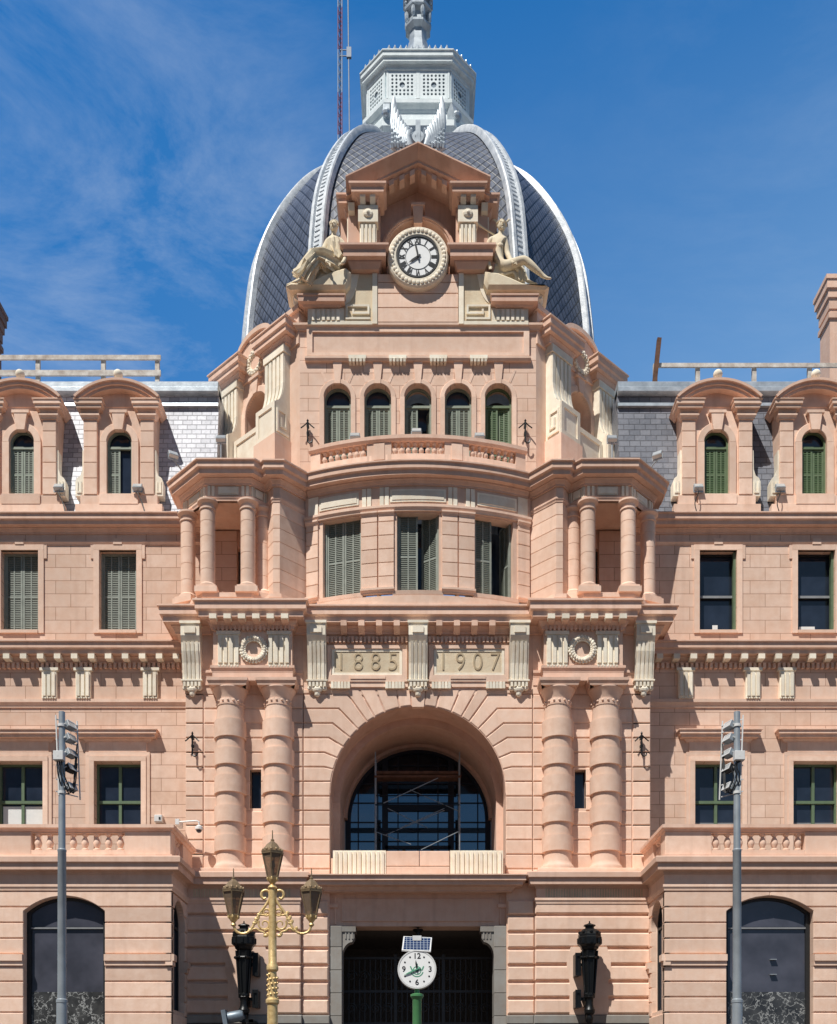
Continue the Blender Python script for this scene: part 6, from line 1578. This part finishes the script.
# ================================================================ light, sky, camera
SUN = Vector((-.67, -1.0, 1.9)).normalized()
sl = bpy.data.lights.new('Sun', 'SUN'); sl.energy = 5.0; sl.angle = R(.53); sl.color = (1.0, .965, .90)
so_ = bpy.data.objects.new('Sun', sl); COL.objects.link(so_); so_.rotation_euler = (-SUN).to_track_quat('-Z', 'Y').to_euler(); so_.location = SUN * 80
wd = bpy.data.worlds.new('World'); scene.world = wd; wd.use_nodes = True; t = wd.node_tree; t.nodes.clear()
out = t.nodes.new('ShaderNodeOutputWorld'); bg = t.nodes.new('ShaderNodeBackground'); sky = t.nodes.new('ShaderNodeTexSky'); sky.sky_type = 'NISHITA'; sky.sun_disc = False
sky.sun_elevation = math.asin(SUN.z); sky.sun_rotation = math.atan2(SUN.x, SUN.y); sky.air_density = 1.0; sky.dust_density = .35; sky.ozone_density = 2.5; sky.altitude = 30
hs = t.nodes.new('ShaderNodeHueSaturation'); hs.inputs['Saturation'].default_value = 1.4; t.links.new(sky.outputs[0], hs.inputs['Color'])
tc = t.nodes.new('ShaderNodeTexCoord'); sx_ = t.nodes.new('ShaderNodeSeparateXYZ'); t.links.new(tc.outputs['Generated'], sx_.inputs[0])
# sky raised behind the station, dimmed behind the camera to deepen facade shade
gain = math_node(t, 'MULTIPLY_ADD', ramp(t, sx_.outputs[1], -.05, .5), 1.68); gain.node.inputs[2].default_value = .13
cc = t.nodes.new('ShaderNodeCombineColor')
for i in range(3): t.links.new(gain, cc.inputs[i])
base = mixc(t, 1.0, hs.outputs[0], cc.outputs[0], 'MULTIPLY')
mp_ = t.nodes.new('ShaderNodeMapping'); mp_.inputs['Rotation'].default_value = (0, R(-28), R(8)); mp_.inputs['Scale'].default_value = (1.2, 1.2, 4.0); t.links.new(tc.outputs['Generated'], mp_.inputs[0])
def wn(scale, detail, rough, vec, dist=0):
    n = t.nodes.new('ShaderNodeTexNoise'); n.inputs['Scale'].default_value = scale; n.inputs['Detail'].default_value = detail; n.inputs['Roughness'].default_value = rough; n.inputs['Distortion'].default_value = dist
    t.links.new(vec, n.inputs['Vector']); return n.outputs['Fac']
f1 = ramp(t, wn(3.4, 11, .66, mp_.outputs[0], .35), .46, .84); f2 = ramp(t, wn(1.9, 3, .5, tc.outputs['Generated']), .40, .66)
left = ramp(t, sx_.outputs[0], .12, -.22)
cf = math_node(t, 'MULTIPLY', math_node(t, 'MULTIPLY', f1, f2), math_node(t, 'MULTIPLY_ADD', left, .58)); cf.node.inputs[1].default_value
mad = [n for n in t.nodes if n.type == 'MATH' and n.operation == 'MULTIPLY_ADD'][-1]; mad.inputs[2].default_value = .16
haze = math_node(t, 'MULTIPLY', ramp(t, sx_.outputs[2], .76, .58), math_node(t, 'MULTIPLY_ADD', ramp(t, sx_.outputs[0], -.25, .3), .46))
mad2 = [n for n in t.nodes if n.type == 'MATH' and n.operation == 'MULTIPLY_ADD'][-1]; mad2.inputs[2].default_value = .06
mx = mixc(t, haze, base, (2.6, 4.6, 7.4)); mx = mixc(t, cf, mx, (6.0, 6.9, 8.2)); t.links.new(mx, bg.inputs['Color']); bg.inputs['Strength'].default_value = .1; t.links.new(bg.outputs[0], out.inputs[0])

cam = bpy.data.cameras.new('Camera'); co = bpy.data.objects.new('Camera', cam); COL.objects.link(co); scene.camera = co
co.location = (0, -40, 1.6); co.rotation_euler = (R(90), 0, 0)
cam.sensor_fit = 'VERTICAL'; cam.sensor_height = 36; cam.sensor_width = 36 * 837 / 1024; cam.lens = 36 * 1000 / 1024
cam.shift_y = (1095 - 512) / 1024; cam.shift_x = .5 / 1024 * 1; cam.clip_start = .1; cam.clip_end = 4000
scene.view_settings.view_transform = 'Standard'; scene.view_settings.look = 'None'; scene.view_settings.exposure = 0; scene.view_settings.gamma = 1
scene.render.resolution_x = 837; scene.render.resolution_y = 1024
